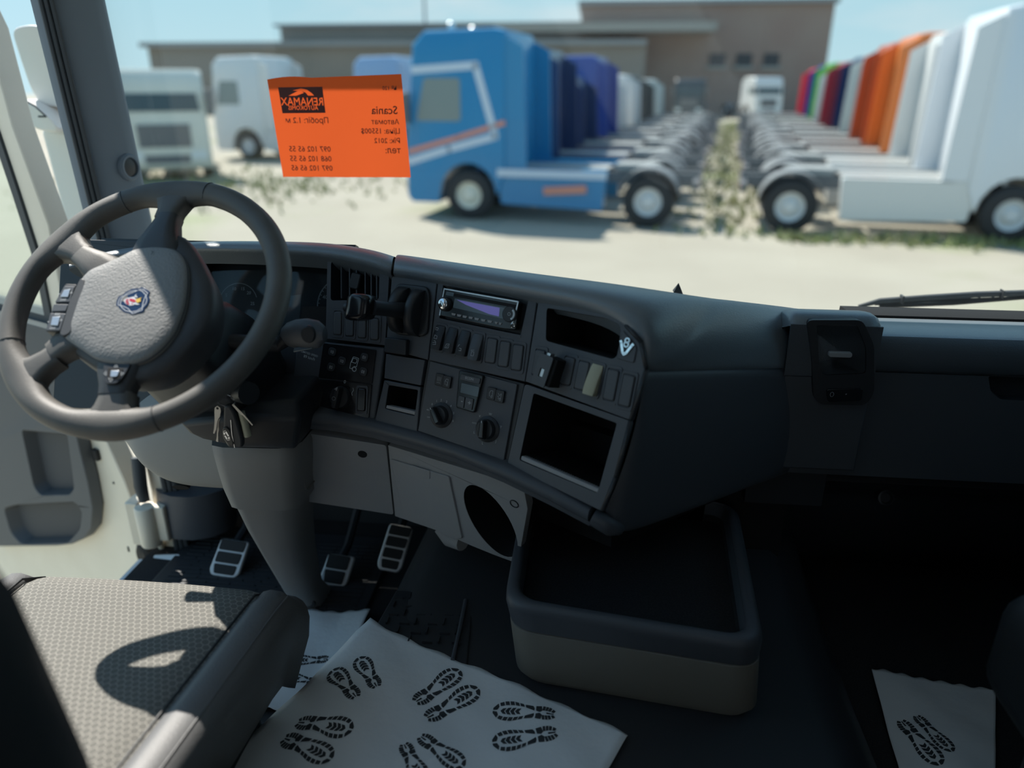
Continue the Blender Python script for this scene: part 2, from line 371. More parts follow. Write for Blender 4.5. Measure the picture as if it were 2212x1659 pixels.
pk1 = rnd(lp((74, 920), (172, 928), (186, 1043), (176, 1057), (112, 1058), (99, 1040)), .012)
pk2 = rnd(lp((33, 1088), (60, 1080), (190, 1074), (202, 1090), (198, 1130), (172, 1160), (70, 1164), (48, 1140)), .02)
MB().plate(fd, trim, [pk1, pk2], .002, .035).build('trim_panel', M['door_trim'], d1, bevel=.006, seg=3)
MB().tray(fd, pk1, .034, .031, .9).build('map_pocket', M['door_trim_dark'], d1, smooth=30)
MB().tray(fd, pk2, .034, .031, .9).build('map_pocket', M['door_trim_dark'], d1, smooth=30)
a = fd.px(206, 975); MB().fbox(fd, a[0], a[1] - .02, .0, a[0] + .022, a[1] + .012, .012).build('door_bumper', M['rubber'], d1, bevel=.003)
# handle strip at the waist
a = fd.px(20, 690); MB().fbox(fd, a[0] - .3, a[1] - .012, .03, a[0] + .10, a[1] + .008, .06).build('waist_rail', M['door_white'], d1, bevel=.006)
# hinge on the cab corner
hx = Yp(320, 1130, 1.50)
fh = Frame(hx, (1, 0, 0), (0, 1, 0))
h = MB().lathe(fh, [(.001, -.062), (.024, -.062), (.026, -.058), (.026, .046), (.023, .05), (.001, .05)], 24).build('hinge', M['door_white'], d1)
MB().box((hx.x - .055, hx.y + .0, hx.z - .07), (hx.x - .02, hx.y + .05, hx.z + .055)).build('hinge_leaf', M['door_white'], h, bevel=.004)
MB().box((hx.x + .018, hx.y - .004, hx.z - .05), (hx.x + .05, hx.y + .03, hx.z + .05)).build('hinge_leaf', M['door_white'], h, bevel=.004)
MB().tube([hx + V((-.004, .01, .06)), hx + V((-.006, .01, .10)), hx + V((-.012, .03, .17))], [.013, .016, .016], 10).build('check_strap', M['trim_seal'], d1)
MB().tube([hx + V((.004, .02, -.05)), hx + V((.004, .03, -.11))], .008, 8).build('hinge_pin', M['door_white'], h)
q = fd.px(313, 1198); MB().lathe(fd.sub(q[0] + .0, q[1], .0), [(.026, -.02), (.028, .004), (.02, .012), (.001, .012)], 20, 1.5).build('grommet', M['rubber'], d1)
q = fd.px(278, 1186); MB().prism(fd, rnd(rect(.006, .016, q[0], q[1]), .002), 0, .002).build('slot', M['void'], d1)
q = fd.px(246, 1043); MB().prism(fd, circ(.0035, 12, *q), 0, .002).build('screw', M['rubber'], d1)
# cab side of the door opening: white corner post and rubber seal
cp = MB().box((-1.085, 1.535, -.30), (-1.02, 1.60, .62)).build('trim_3', M['door_white'], bevel=.008); cp['kind'] = 'structure'
for k in range(3):
    MB().tube([V((-1.035 + .011 * k, 1.525 + .004 * k, z)) for z in (-.28, .2, .62)], .0075, 8).build('door_seal', M['trim_seal'], cp)
# ================================================================== outside mirror
fm = Frame((0, 1.95, 0), (1, 0, 0), (0, 0, 1))
mir = thing('wing_mirror', 'white exterior mirror housing seen between door frame and pillar', 'mirror')
def mp_(*l): return fm.pxs(l)
MB().prism(fm, rnd(mp_((22, 62), (60, 52), (130, 62), (165, 110), (175, 270), (140, 236), (82, 224), (64, 190), (40, 120)), .03), -.16, .0).build('housing', M['mirror_white'], mir, bevel=.03, seg=4)
MB().tube([fm.p(*fm.px(95, 57), .0), fm.p(*fm.px(118, 150), .006), fm.p(*fm.px(150, 232), .004)], .0018, 6).build('seam', M['trim_seal'], mir)
MB().prism(fm, rnd(mp_((62, 210), (95, 222), (135, 250), (158, 284), (120, 282), (72, 262)), .02), -.08, .05).build('arm', M['mirror_white'], mir, bevel=.015, seg=3)
MB().strokes(fm, [mp_((80, 214), (105, 228), (128, 250), (112, 250))], .004, .0515).build('arm_seam', M['trim_seal'], mir)
MB().prism(fm, rnd(mp_((84, 276), (158, 284), (195, 430), (212, 520), (150, 520), (128, 440)), .02), -.12, .0).build('lower_housing', M['mirror_white'], mir, bevel=.02, seg=3)
MB().tube([fm.p(*fm.px(140, 300), -.05), V((-1.22, 1.80, .9)), V((-1.13, 1.70, .75))], .022, 8).build('bracket', M['plastic_black'], mir)
# ================================================================== yard
GZ = -1.58
m = mat('gravel', (.33, .30, .24), .95, bump=.6, bscale=9, var=.9, vscale=.35, col2=(.40, .37, .30)); 
gr = MB().box((-180, -30, GZ - .1), (180, 220, GZ)).build('ground', m); gr['kind'] = 'structure'
t = m.node_tree; pb = t.nodes['Principled BSDF']; src = pb.inputs['Base Color'].links[0].from_socket
co = t.nodes.new('ShaderNodeTexCoord'); nz = t.nodes.new('ShaderNodeTexNoise'); nz.inputs['Scale'].default_value = .22; nz.inputs['Detail'].default_value = 7
mr = t.nodes.new('ShaderNodeMapRange'); mr.inputs[1].default_value = .58; mr.inputs[2].default_value = .72; mr.inputs[4].default_value = .6
xx = t.nodes.new('ShaderNodeMix'); xx.data_type = 'RGBA'; xx.inputs[7].default_value = (.20, .25, .09, 1)
t.links.new(co.outputs['Object'], nz.inputs['Vector']); t.links.new(nz.outputs['Fac'], mr.inputs[0]); t.links.new(mr.outputs[0], xx.inputs[0]); t.links.new(src, xx.inputs[6]); t.links.new(xx.outputs[2], pb.inputs['Base Color'])
ER = V((math.sin(math.radians(9.5)), math.cos(math.radians(9.5)), 0)); PR = V((ER.y, -ER.x, 0))
mat('grass', (.24, .28, .11), .9, var=.9, vscale=1.2, col2=(.42, .37, .22))
rg = random.Random(3); b = MB()
def tuft(c):
    for k in range(3):
        a = rg.random() * 6.28; h = rg.uniform(.05, .2); wd = rg.uniform(.02, .05); d = V((math.cos(a), math.sin(a), 0)); l = V((rg.uniform(-.1, .1), rg.uniform(-.1, .1), h))
        b.add([c - d * wd, c + d * wd, c + l], [(0, 1, 2)])
for i in range(1500):                       # grass strip in the aisle between the two rows, and under the trucks' edges
    s_ = rg.uniform(-1, 46); o = rg.gauss(0, .55)
    tuft(V((2.75, 15.4, GZ)) + ER * s_ + PR * o)
for i in range(500): tuft(V((rg.uniform(3.5, 10), 0, GZ)) + V((0, 14.35 + rg.gauss(0, .25), 0)))
for i in range(700): tuft(V((-10.5 + rg.gauss(0, 2.5), 21 + rg.gauss(0, 2.2), GZ)))
g = b.build('grass', M['grass'], smooth=0); tag(g, 'tufts of dry grass growing on the gravel between the truck rows', 'grass', kind='stuff')
# ================================================================== dashboard
dash = thing('dashboard', 'dark grey wraparound truck dashboard facing the driver', 'dashboard')
T0, T1, T2, T3 = V((-.482, 1.318, .827)), V((-.356, 1.289, .804)), V((-.083, 1.177, .799)), V((.092, 1.062, .719))
B1, B2, B3 = V((-.381, 1.207, .545)), V((-.124, 1.096, .540)), V((.057, 1.013, .496))
fA = Frame(T1, T1 - T0, T1 - B1); fB = Frame(T1, T2 - T1, (T1 - B1) + (T2 - B2)); 
fC = Frame(T2, V((.092, 1.062, .79)) - T2, T2 - B2)
PL = M['plastic']; TH = .012
def switch(fr, top, bot, wd=.0205, name='blank_switch', mt=None, proud=.004, icon=None, rocker=0):
    a, c = V(fr.px(*top)), V(fr.px(*bot)); d = c - a; L = d.length; s = fr.sub(*((a + c) / 2), 0.0, math.atan2(-d.x * -1, -d.y) * 1.0)
    # slot surround
    MB().plate(s, rnd(rect(wd + .007, L + .009), .005), [rnd(rect(wd + .001, L + .001), .004)], .0, .0016).build('switch_surround', PL, dash, bevel=.0007, seg=1)
    b = MB()
    if rocker:                                # curved rocker face, lower end pressed out
        n = 8; rings = []
        for i in range(n + 1):
            y = L / 2 - L * i / n; t_ = i / n; w_ = .003 + rocker * (.011 * t_ ** 1.4) + .003 * math.sin(math.pi * t_); hw = wd / 2 * (.9 if i in (0, n) else 1)
            rings.append([s.p(-hw, y, -.004), s.p(-hw, y, w_ - .001), s.p(-hw + .0015, y, w_), s.p(hw - .0015, y, w_), s.p(hw, y, w_ - .001), s.p(hw, y, -.004)])
        o = b.loft(rings).build(name, mt or M['switch'], dash, smooth=50, recalc=True)
    else:
        o = b.prism(s, rnd(rect(wd, L), .0045, 5), -.004, proud, .93).build(name, mt or M['switch'], dash, bevel=.0014, smooth=50)
    if icon:
        lines, y0, wo = icon
        MB().strokes(s, [[(x * .001, y0 + y * .001) for x, y in l] for l in lines], .0007, wo).build('icon', M['print_dim'], o)
    return o
ring = lambda r, n=10, cx=0, cy=0: [(cx + r * math.cos(6.2832 * k / n), cy + r * math.sin(6.2832 * k / n)) for k in range(n + 1)]
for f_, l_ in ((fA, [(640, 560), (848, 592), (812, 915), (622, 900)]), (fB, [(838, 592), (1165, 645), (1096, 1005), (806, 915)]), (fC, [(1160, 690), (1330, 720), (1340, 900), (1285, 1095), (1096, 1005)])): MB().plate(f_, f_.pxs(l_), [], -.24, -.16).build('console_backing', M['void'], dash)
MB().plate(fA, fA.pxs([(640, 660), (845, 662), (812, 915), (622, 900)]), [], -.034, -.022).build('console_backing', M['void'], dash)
# ---- column beside the instruments: air vent above four blank switches
vent = fA.pxs([(715, 565), (820, 577), (818, 648), (714, 649)])
MB().plate(fA, fA.pxs([(707.5, 553), (841, 586), (832, 746), (703.5, 731)]), [rnd(vent, .006)], -TH, 0).build('vent_panel', PL, dash, bevel=.0015)
av = MB().tray(fA, rnd(vent, .006), -.001, .05, .9).build('air_vent', M['plastic_black'], dash, smooth=30)
for x in (731, 749, 764, 783, 796, 808):
    a, c = fA.px(x, 570), fA.px(x - 1, 646); MB().prism(fA, [(a[0] - .0012, a[1] - .003), (a[0] + .0012, a[1] - .003), (c[0] + .0012, c[1] + .002), (c[0] - .0012, c[1] + .002)], -.04, -.012).build('vane', PL, av)
a = fA.px(762, 606); MB().prism(fA, rnd(rect(.020, .030, *a), .005), -.03, -.007).build('vane_slider', M['plastic_black'], av, bevel=.002)
for tp, bt in (((731, 672), (730, 724)), ((757, 675), (756, 727)), ((784, 682), (783, 731)), ((811, 687), (810, 735))): switch(fA, tp, bt, .0165)
# ---- light switch panel
MB().plate(fA, fA.pxs([(640, 733), (830, 751), (808, 909), (622, 893)]), [], -TH - .004, -.003).build('lamp_panel_frame', PL, dash, bevel=.003)
lpn = MB().plate(fA, rnd(fA.pxs([(699, 741), (812, 756), (803, 829), (688, 816)]), .002), [], -.004, .0005).build('lamp_panel', M['piano'], dash, bevel=.0008)
MB().plate(fA, rnd(fA.pxs([(655, 815), (803, 831), (796, 903), (645, 888)]), .002), [], -.004, .0002).build('lamp_panel', M['piano'], dash, bevel=.0008)
def lamp_icon(kind):
    s = 1 if kind in ('low', 'fog') else -1
    l = [[(s * 1.2, 2.6), (s * 2.6, 2.2), (s * 3.4, 0), (s * 2.6, -2.2), (s * 1.2, -2.6), (s * 1.0, 0), (s * 1.2, 2.6)]]
    for y in (1.8, 0, -1.8): l.append([(-s * .4, y), (-s * 3, y + (.4 if kind == 'low' else 0))])
    if kind in ('fog', 'rear'): l.append([(-s * 1.7, 3), (-s * 1.2, 1.2), (-s * 2, -.2), (-s * 1.3, -1.6), (-s * 1.8, -3)])
    return l
for x, y, k in ((718.6, 760, 'low'), (739.7, 780, 'low'), (716, 793, 'fog'), (788, 772, 'back'), (785.5, 803, 'rear')):
    s = fA.sub(*fA.px(x, y)); o = MB().prism(s, rnd(rect(.0155, .0155), .006, 6), 0, .0025).build('push_button', M['plastic_black'], dash, bevel=.001)
    MB().strokes(s, [[(q[0] * .001, q[1] * .001) for q in l] for l in lamp_icon(k)], .00055, .0027).build('icon', M['print_white'], o)
s = fA.sub(*fA.px(765, 786))
b = MB(); T_ = lambda *l: [(x * .00125, y * .00125) for x, y in l]
b.strokes(s, [T_((-5, -8), (-5.5, 0), (-4, 9), (-3, 10), (5, 10), (5.5, 9), (5, -3), (1.5, -3.5), (-1, -6), (-1.6, -8.2), (-5, -8)), T_((-4.4, 1.5), (-3.2, 8), (3.4, 8), (3.2, 3), (2, 1.5), (-4.4, 1.5))], .0009, .0008)
b.strokes(s, [T_(*ring(3.1, 14, 2.5, -7.5))], .0014, .0008); b.build('truck_icon', M['print_white'], dash)
b = MB(); c_ = fA.px(667.5, 764.5); b.text(fA, 'LIMITED SPEED', .0052, *c_, -.002, sx=1.05); c_ = fA.px(667, 773); b.text(fA, '89 km/h', .0075, *c_, -.002); b.build('lettering', M['print_white'], dash)
s = fA.sub(*fA.px(736, 858))
k = MB().lathe(s, [(.021, 0), (.020, .006), (.018, .008), (.001, .008)], 24).build('light_knob', M['plastic_black'], dash)
MB().prism(s, rnd(rect(.011, .044), .005), .006, .024, .85).build('grip', M['plastic_black'], k, bevel=.002)
MB().strokes(s, [[(-.003, .016), (.001, .021), (.0, .015)]], .0016, .0245).build('pointer', M['print_dim'], k)
MB().strokes(s, [[(q[0] - .001, q[1] - .001) for q in ring(.0035, 8)]], .0006, .0245).build('icon', M['print_dim'], k)
MB().text(s, '0', .009, .001, .030, .0006).build('lettering', M['print_dim'], k)
MB().strokes(s, [[(.020, .024), (.022, .020), (.020, .014), (.022, .010)]], .001, .0006).build('marking', M['print_dim'], k)
switch(fA, (783, 838), (781, 889), .0165, mt=M['piano'])
# ---- parking-brake column
MB().plate(fB, fB.pxs([(846.5, 594), (944, 607), (924, 778), (833, 752)]), [], -TH, 0).build('brake_panel', PL, dash, bevel=.0015)
MB().prism(fB, rnd(fB.pxs([(840, 729), (886, 734), (884, 768), (837, 761)]), .003), 0, .012).build('blank_block', M['plastic_black'], dash, bevel=.002)
MB().prism(fB, rnd(fB.pxs([(833, 764), (917, 778), (908, 833), (829, 817)]), .002), -TH, -.001).build('card_flap', PL, dash, bevel=.001)
cub = fB.pxs([(839, 832), (902, 843), (895, 898), (831, 883)])
MB().plate(fB, fB.pxs([(829, 821), (908, 836), (900, 934), (808, 911)]), [rnd(cub, .004)], -TH, -.001).build('cubby_panel', PL, dash, bevel=.0015)
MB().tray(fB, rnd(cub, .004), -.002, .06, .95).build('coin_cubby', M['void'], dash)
MB().prism(fB, fB.pxs([(833, 875), (895, 889), (894, 897), (831, 882)]), -.02, -.003).build('cubby_sill', M['plastic_grey'], dash, bevel=.001)
# ---- radio and rocker column
bay = fB.pxs([(957, 617), (1140, 650), (1124, 723), (949, 687)])
MB().plate(fB, fB.pxs([(946, 608), (1161, 645), (1134, 825), (926, 778)]), [bay], -TH, 0).build('radio_panel', PL, dash, bevel=.0015)
MB().tray(fB, bay, -.001, .012, .97).build('radio_bay', M['plastic_black'], dash, smooth=30)
MB().strokes(fB, [fB.pxs([(949, 690), (1124, 727)]), fB.pxs([(955, 612), (1141, 646)])], .004, .0015).build('bay_lip', PL, dash)
ic1 = [[(-2, 13), (2, 13), (2.4, 17), (-2, 17.4), (-2, 13)], [(-3, -2), (3, -2), (3, 3), (-2, 4), (-3, -2)], [(-4, -10), (3, -8)], [(-3, -13), (3, -12), (1, -6), (-2, -6)]]
ic2 = [[(-4, -14), (3, -13), (4, -6), (-2, -7), (-4, -14)], [(-1, -12), (2, -8)]]
ic3 = [[(-4, -7), (-3, -4), (-1, -3)], [(-1, -9), (3, -9), (3, -13), (-1, -13)]]
ic4 = [[(-2, -15), (3, -15), (3.5, -8), (-1.5, -8), (-2, -15)], [(-3, -6), (3, -5)]]
for tp, bt, icn in (((954, 704), (945, 755), ic1), ((981, 709), (972, 762), ic2), ((1008, 715), (999, 768), ic3)): switch(fB, tp, bt, .0195, 'rocker_switch', M['plastic_black'], rocker=.7, icon=(icn, 0, .0135))
switch(fB, (1035, 722), (1027, 778), .0195, 'rocker_switch', M['switch'], rocker=1.0, icon=(ic4, 0, .0150))
for tp, bt in (((1066, 730), (1059, 785)), ((1094, 737), (1087, 793)), ((1122, 744), (1115, 801))): switch(fB, tp, bt, .0200)
# ---- heater panel
HV = rnd(fB.pxs([(929, 780), (1117, 830), (1088, 995), (902, 931)]), .002)
MB().plate(fB, fB.pxs([(922, 775), (1131, 829), (1094, 1003), (895, 936)]), [], -TH - .004, -.0045).build('heater_frame', M['plastic_black'], dash, bevel=.001)
MB().prism(fB, HV, -.006, -.0005).build('heater_panel', PL, dash, bevel=.001)
def pair(fr, c0, labels):
    for (x, y), icn in zip(c0, labels):
        s = fr.sub(*fr.px(x, y)); o = MB().prism(s, rnd(rect(.0165, .021), .002), -.001, .004).build('push_button', M['plastic_black'], dash, bevel=.001)
        MB().strokes(s, [[(q[0] * .001, q[1] * .001) for q in l] for l in icn], .0006, .0042).build('icon', M['print_dim'], o)
heat = [[(-3, 5), (-2.4, 2), (-3.2, 0), (-2.6, -3)], [(0, 5), (.5, 2), (-.3, 0), (.3, -3)], [(3, 5), (3.5, 2), (2.7, 0), (3.3, -3)], [(-4, -5.5), (4, -5.5)]]
cabi = [[(-2, -5), (-3, 1), (-1, 5), (3, 5), (3, -3), (1, -4)], ring(1.6, 8, 2, -5), [(-2, 2), (2, -1)]]
cab2 = [[(-2, -5), (-3, 1), (-1, 5), (3, 5), (3, -3)], ring(1.6, 8, 2, -5)]
cab3 = [[(-3, 5), (0, 1), (2, 4), (3, 5), (3, -3), (-2, -4)], ring(1.6, 8, 2, -5), [(-3, 0), (-1, -2)]]
pair(fB, ((951, 820), (967, 825)), (heat, cabi)); pair(fB, ((1063, 850), (1081, 856)), (cab2, cab3))
du = MB().prism(fB, rnd(fB.pxs([(995, 799), (1048, 811), (1028, 892), (988, 880)]), .004), -.002, .006).build('climate_unit', M['piano'], dash, bevel=.002)
for nm, q, mt in (('econ_bar', [(997, 808), (1039, 818), (1036, 830), (995, 820)], M['switch']), ('display', [(998, 827), (1037, 836), (1033, 858), (995, 848)], M['lcd_grey']), ('button', [(992, 854), (1005, 858), (1002, 882), (989, 877)], M['switch']), ('button', [(1007, 858), (1024, 862), (1020, 886), (1004, 881)], M['switch'])):
    MB().prism(fB, rnd(fB.pxs(q, .006), .002), .005, .008).build(nm, mt, du, bevel=.0006)
b = MB(); b.text(fB, 'ECON', .006, *fB.px(1014, 818, .008), .0083); b.text(fB, '-', .012, *fB.px(998, 866, .008), .0083); b.text(fB, '+', .012, *fB.px(1014, 871, .008), .0083); b.build('lettering', M['print_dim'], du)
def dial(c, ang, labels):
    s = fB.sub(*fB.px(*c)); o = MB().lathe(s, [(.0225, -.001), (.0225, .001), (.0175, .0035), (.0165, .010), (.015, .012), (.001, .012)], 32).build('heater_dial', M['plastic_black'], dash)
    g = s.sub(0, 0, 0, ang); MB().prism(g, rnd([(-.006, -.017), (.006, -.017), (.0045, .0175), (-.0045, .0175)], .004), .010, .024, .85).build('grip', M['piano'], o, bevel=.002)
    MB().strokes(g, [[(0, .0125), (0, .0155)]], .0012, .0243).build('pointer', M['print_white'], o)
    b = MB()
    for tx, a in labels:
        a = math.radians(a); b.text(s, tx, .0058 if len(tx) < 3 else .0036, .0262 * math.cos(a), .0262 * math.sin(a), .0006)
    b.build('lettering', M['print_dim'], o)
dial((953, 897), math.radians(38), (('1', 120), ('2', 100), ('3', 75), ('4', 50), ('5', 20), ('6', -10), ('0', 145), ('AUTO', 172), ('OFF', 200)))
dial((1053, 927), math.radians(4), (('W', 88), ('V', 135), ('AUTO', 170), ('L', 205), ('L', 260), ('J', 320), ('T', 20)))
# ---- right end: two open cubbies, a row of switches
cub1 = rnd(fC.pxs([(1181, 665), (1310, 688), (1340, 703), (1336, 764), (1325, 776), (1179, 736)]), .006)
outC = fC.pxs([(1163.5, 646), (1310, 671), (1352, 703), (1384, 738), (1396, 797), (1362, 908), (1135, 824)])
MB().plate(fC, outC, [cub1], -TH, 0).build('console_panel', PL, dash, bevel=.0015)
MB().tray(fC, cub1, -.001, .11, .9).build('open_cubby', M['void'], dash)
MB().prism(fC, rnd(fC.pxs([(1346, 712), (1377, 750), (1370, 785), (1332, 774)]), .004), 0, .002).build('badge_plate', PL, dash, bevel=.001)
s = fC.sub(*fC.px(1355, 748)); be = MB().strokes(s, [[(-.0105, .005), (-.009, .003), (-.003, -.010), (.0, -.0125), (.003, -.010), (.009, .003), (.0105, .005)]], .0040, .0045)
for r0 in (((0, .0085), .0034), ((0, .0025), .0036)):
    be.strokes(s, [[(r0[0][0] + q[0], r0[0][1] + q[1]) for q in ring(r0[1], 14)]], .0022, .0052)
eb = be.build('v8_badge', M['chrome'], dash, label='chrome V8 badge', smooth=0); md = eb.modifiers.new('t', 'SOLIDIFY'); md.thickness = .003
for tp, bt, mt in (((1170, 755), (1160, 812), None), ((1234, 771), (1221, 832), None), ((1265, 780), (1252, 843), None), ((1328, 797), (1315, 866), None), ((1362, 809), (1348, 879), None)): switch(fC, tp, bt, .0205, mt=mt)
switch(fC, (1293, 788), (1277, 853), .0205, 'rocker_switch', M['khaki'], rocker=.9)
cub2 = rnd(fC.pxs([(1152, 849), (1332, 914), (1290, 1066), (1121, 994)]), .004)
MB().plate(fC, rnd(fC.pxs([(1133, 829), (1362, 910), (1328, 1030), (1300, 1105), (1095, 1003)]), .006), [cub2], -TH, -.001).build('cubby_frame', PL, dash, bevel=.0025, seg=3)
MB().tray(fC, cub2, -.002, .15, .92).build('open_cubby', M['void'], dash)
a, c = fC.pxs([(1121, 994), (1290, 1066)]); MB().prism(fC, fC.pxs([(1124, 984), (1292, 1056), (1290, 1067), (1121, 994)]), -.06, -.003).build('cubby_sill', M['plastic_grey'], dash, bevel=.002)
b = MB(); qa, qb = V(fC.px(1126, 984)), V(fC.px(1290, 1056))
for i in range(34):                              # ribbed rubber base inside the big cubby
    q = qa.lerp(qb, (i + .5) / 34); b.tube([fC.p(q.x, q.y + .001, -.012), fC.p(q.x, q.y + .004, -.14)], .0012, 5)
o = b.build('ribbed_liner', M['rubber'], dash); o['kind'] = 'stuff'
b = MB().strokes(fC, [fC.pxs([(1352, 703), (1384, 738), (1396, 797), (1362, 908), (1330, 1030), (1302, 1100)])], .006, .001); o = b.build('edge_strip', M['plastic_black'], dash); md = o.modifiers.new('t', 'SOLIDIFY'); md.thickness = .004
# ---- upholstered top pads (smooth lofts)
def pad(name, rows, back, mt=M['leather_pad'], under=True):
    rings = []
    for (lx, ly, lY), (mx_, my, mY), (kx, ky, kY), bk in rows:
        L, Mm, K = Yp(lx, ly, lY), Yp(mx_, my, mY), Yp(kx, ky, kY); Bk = V(bk) - V((0, 0, .06))
        inn = L + V((0, .035, -.03))
        rings.append([inn, L, L.lerp(Mm, .12), Mm.lerp(L, .3), Mm.lerp(K, .35) + V((0, 0, .004)), K, K.lerp(Bk, .12) + V((0, 0, .002)), K.lerp(Bk, .5), Bk, Bk + V((0, .004, -.08))])
    return MB().loft(rings, False, False).build(name, mt, dash, subsurf=2, recalc=True)
hood = [((150, 585, 1.24), (150, 578, 1.235), (150, 566, 1.26), (-1.05, 1.68, .66)), ((205, 566, 1.27), (205, 558, 1.262), (208, 545, 1.29), (-1.0, 1.70, .66)), ((300, 549, 1.30), (300, 541, 1.292), (300, 528, 1.335), (-.93, 1.70, .67)),
        ((440, 542, 1.32), (440, 530, 1.31), (440, 517, 1.36), (-.80, 1.72, .68)), ((620, 550, 1.315), (620, 536, 1.305), (622, 518, 1.36), (-.62, 1.72, .69)),
        ((715, 556, 1.303), (716, 540, 1.292), (716, 521, 1.35), (-.50, 1.72, .69)), ((800, 575, 1.283), (802, 557, 1.274), (803, 535, 1.335), (-.42, 1.72, .69)), ((840, 590, 1.272), (843, 573, 1.265), (846, 549, 1.325), (-.37, 1.72, .69)), ((844, 592, 1.275), (847, 574, 1.268), (851, 551, 1.328), (-.365, 1.72, .69))]
pad('instrument_hood', hood, None)
top = [((849, 592, 1.277), (851, 574, 1.268), (858, 546, 1.325), (-.36, 1.72, .69)), ((853, 592, 1.274), (856, 574, 1.264), (864, 545, 1.322), (-.355, 1.72, .69)), ((1000, 617, 1.222), (1002, 595, 1.208), (1010, 567, 1.28), (-.22, 1.73, .69)), ((1160, 645, 1.163), (1166, 618, 1.148), (1172, 590, 1.23), (-.05, 1.73, .68)),
       ((1290, 669, 1.108), (1305, 637, 1.095), (1315, 607, 1.195), (.08, 1.73, .67)), ((1350, 702, 1.080), (1378, 662, 1.072), (1410, 621, 1.18), (.18, 1.73, .66)), ((1385, 738, 1.064), (1420, 700, 1.062), (1475, 629, 1.19), (.25, 1.73, .65)), ((1396, 775, 1.060), (1447, 745, 1.072), (1520, 635, 1.215), (.30, 1.73, .64)),
       ((1398, 800, 1.062), (1466, 780, 1.088), (1550, 639, 1.24), (.33, 1.73, .64)), ((1440, 799, 1.10), (1492, 745, 1.115), (1575, 642, 1.265), (.36, 1.73, .64)), ((1550, 797, 1.19), (1570, 715, 1.20), (1620, 648, 1.32), (.40, 1.73, .63)), ((1700, 795, 1.315), (1696, 712, 1.325), (1684, 657, 1.41), (.46, 1.73, .63)), ((1735, 795, 1.345), (1730, 712, 1.36), (1722, 662, 1.45), (.50, 1.73, .62))]
pad('console_pad', top, None)
# ---- hard flank of the console, facing the passenger
lowc = [(1302, 1108, 1.008), (1322, 1150, 1.005), (1345, 1158, 1.02), (1390, 1147, 1.06), (1550, 1085, 1.19), (1700, 1026, 1.325)]
upc = [(1393, 802, 1.060), (1396, 802, 1.0605), (1404, 801, 1.066), (1440, 800, 1.10), (1550, 798, 1.19), (1713, 796, 1.326)]
rings = []
for (ux, uy, uY), (lx, ly, lY) in zip(upc, lowc):
    u_, l_ = Yp(ux, uy, uY), Yp(lx, ly, lY); mid = u_.lerp(l_, .5) + V((.012, -.012, 0))
    rings.append([u_ + V((0, .04, 0)), u_, u_.lerp(l_, .04) + V((.003, -.003, 0)), mid, u_.lerp(l_, .93) + V((.004, -.006, 0)), l_, l_ + V((-.01, .06, -.02)), l_ + V((-.02, .25, -.01))])
MB().loft(rings, False, False).build('console_flank', PL, dash, subsurf=2, recalc=True)
fF = Frame(Yp(1665, 980, 1.30), V((.26, .265, 0)), (0, 0, 1))
for x, y in ((1653, 985), (1674, 975)):
    c_ = fF.px(x, y); o = MB().lathe(fF.sub(*c_, .008), [(.0125, -.01), (.0125, .003), (.0105, .004), (.0095, -.008), (.001, -.008)], 20).build('power_socket', M['plastic_black'], dash)
for tx, x, y in (('24V', 1658, 962), ('12V', 1690, 958), ('15A', 1655, 1012), ('15A', 1688, 994)): MB().text(fF, tx, .0055, *fF.px(x, y), .0095).build('lettering', M['print_dim'], dash)
# ---- curved rail along the lower edge
rail = [(600, 893, 1.19), (640, 903, 1.195), (720, 910, 1.205), (805, 925, 1.20), (900, 950, 1.165), (985, 977, 1.135), (1090, 1020, 1.085), (1190, 1068, 1.04), (1276, 1113, 1.005)]
rings = []
for i, (x, y, Y) in enumerate(rail):
    c_ = Yp(x, y, Y); n_ = Yp(*rail[min(i + 1, len(rail) - 1)]) - Yp(*rail[max(i - 1, 0)]); n_.z = 0; n_.normalize(); o_n = V((n_.y, -n_.x, 0))
    rings.append([c_ + o_n * a + V((0, 0, z)) for a, z in ((-.03, .014), (.0, .014), (.007, .010), (.010, .003), (.009, -.006), (.004, -.009), (.004, -.011), (.002, -.019), (-.03, -.02))])
MB().loft(rings).build('lower_rail', PL, dash, smooth=60, recalc=True)
x_, y_, Y_ = 1283, 1117, 1.003
MB().tube([Yp(1281, 1116, 1.004), Yp(1300, 1127, .999), Yp(1318, 1138, 1.003), Yp(1335, 1140, 1.02)], [.014, .0145, .0145, .012], 12).build('rail_end_cap', PL, dash)
# ---- lower knee panels
Pa, Pb_, Pc = Yp(836, 964, 1.215), Yp(1131, 1055, 1.095), Yp(853, 1115, 1.275)
fL = Frame(Pa, Pb_ - Pa, Pa - Pc)
spk = [fL.px(1052, 1127)]; e1, e2 = V(fL.px(1097, 1204)), V(fL.px(1021, 1048)); c_ = (e1 + e2) / 2; ax = (e1 - e2); la = ax.length / 2; ax.normalize(); sd = V((-ax.y, ax.x))
lw = abs((V(fL.px(1109, 1150)) - V(fL.px(990, 1090))).dot(sd)) / 2 * .93
sp = [tuple(c_ + ax * la * math.cos(6.2832 * i / 36) + sd * lw * math.sin(6.2832 * i / 36)) for i in range(36)]
MB().plate(fL, fL.pxs([(838, 962), (1131, 1052), (1140, 1100), (1125, 1185), (1105, 1213), (1070, 1200), (1018, 1179), (949, 1148), (853, 1115)]), [sp], -.02, 0).build('knee_panel', M['plastic_grey'], dash, bevel=.004, seg=3)
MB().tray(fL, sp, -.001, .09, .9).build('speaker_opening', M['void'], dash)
fp = MB().prism(fL, rnd(fL.pxs([(845, 990), (972, 1028), (1000, 1160), (985, 1163), (950, 1146), (874, 1113)]), .004), -.002, .0035).build('fuse_flap', M['plastic_grey'], dash, bevel=.0012)
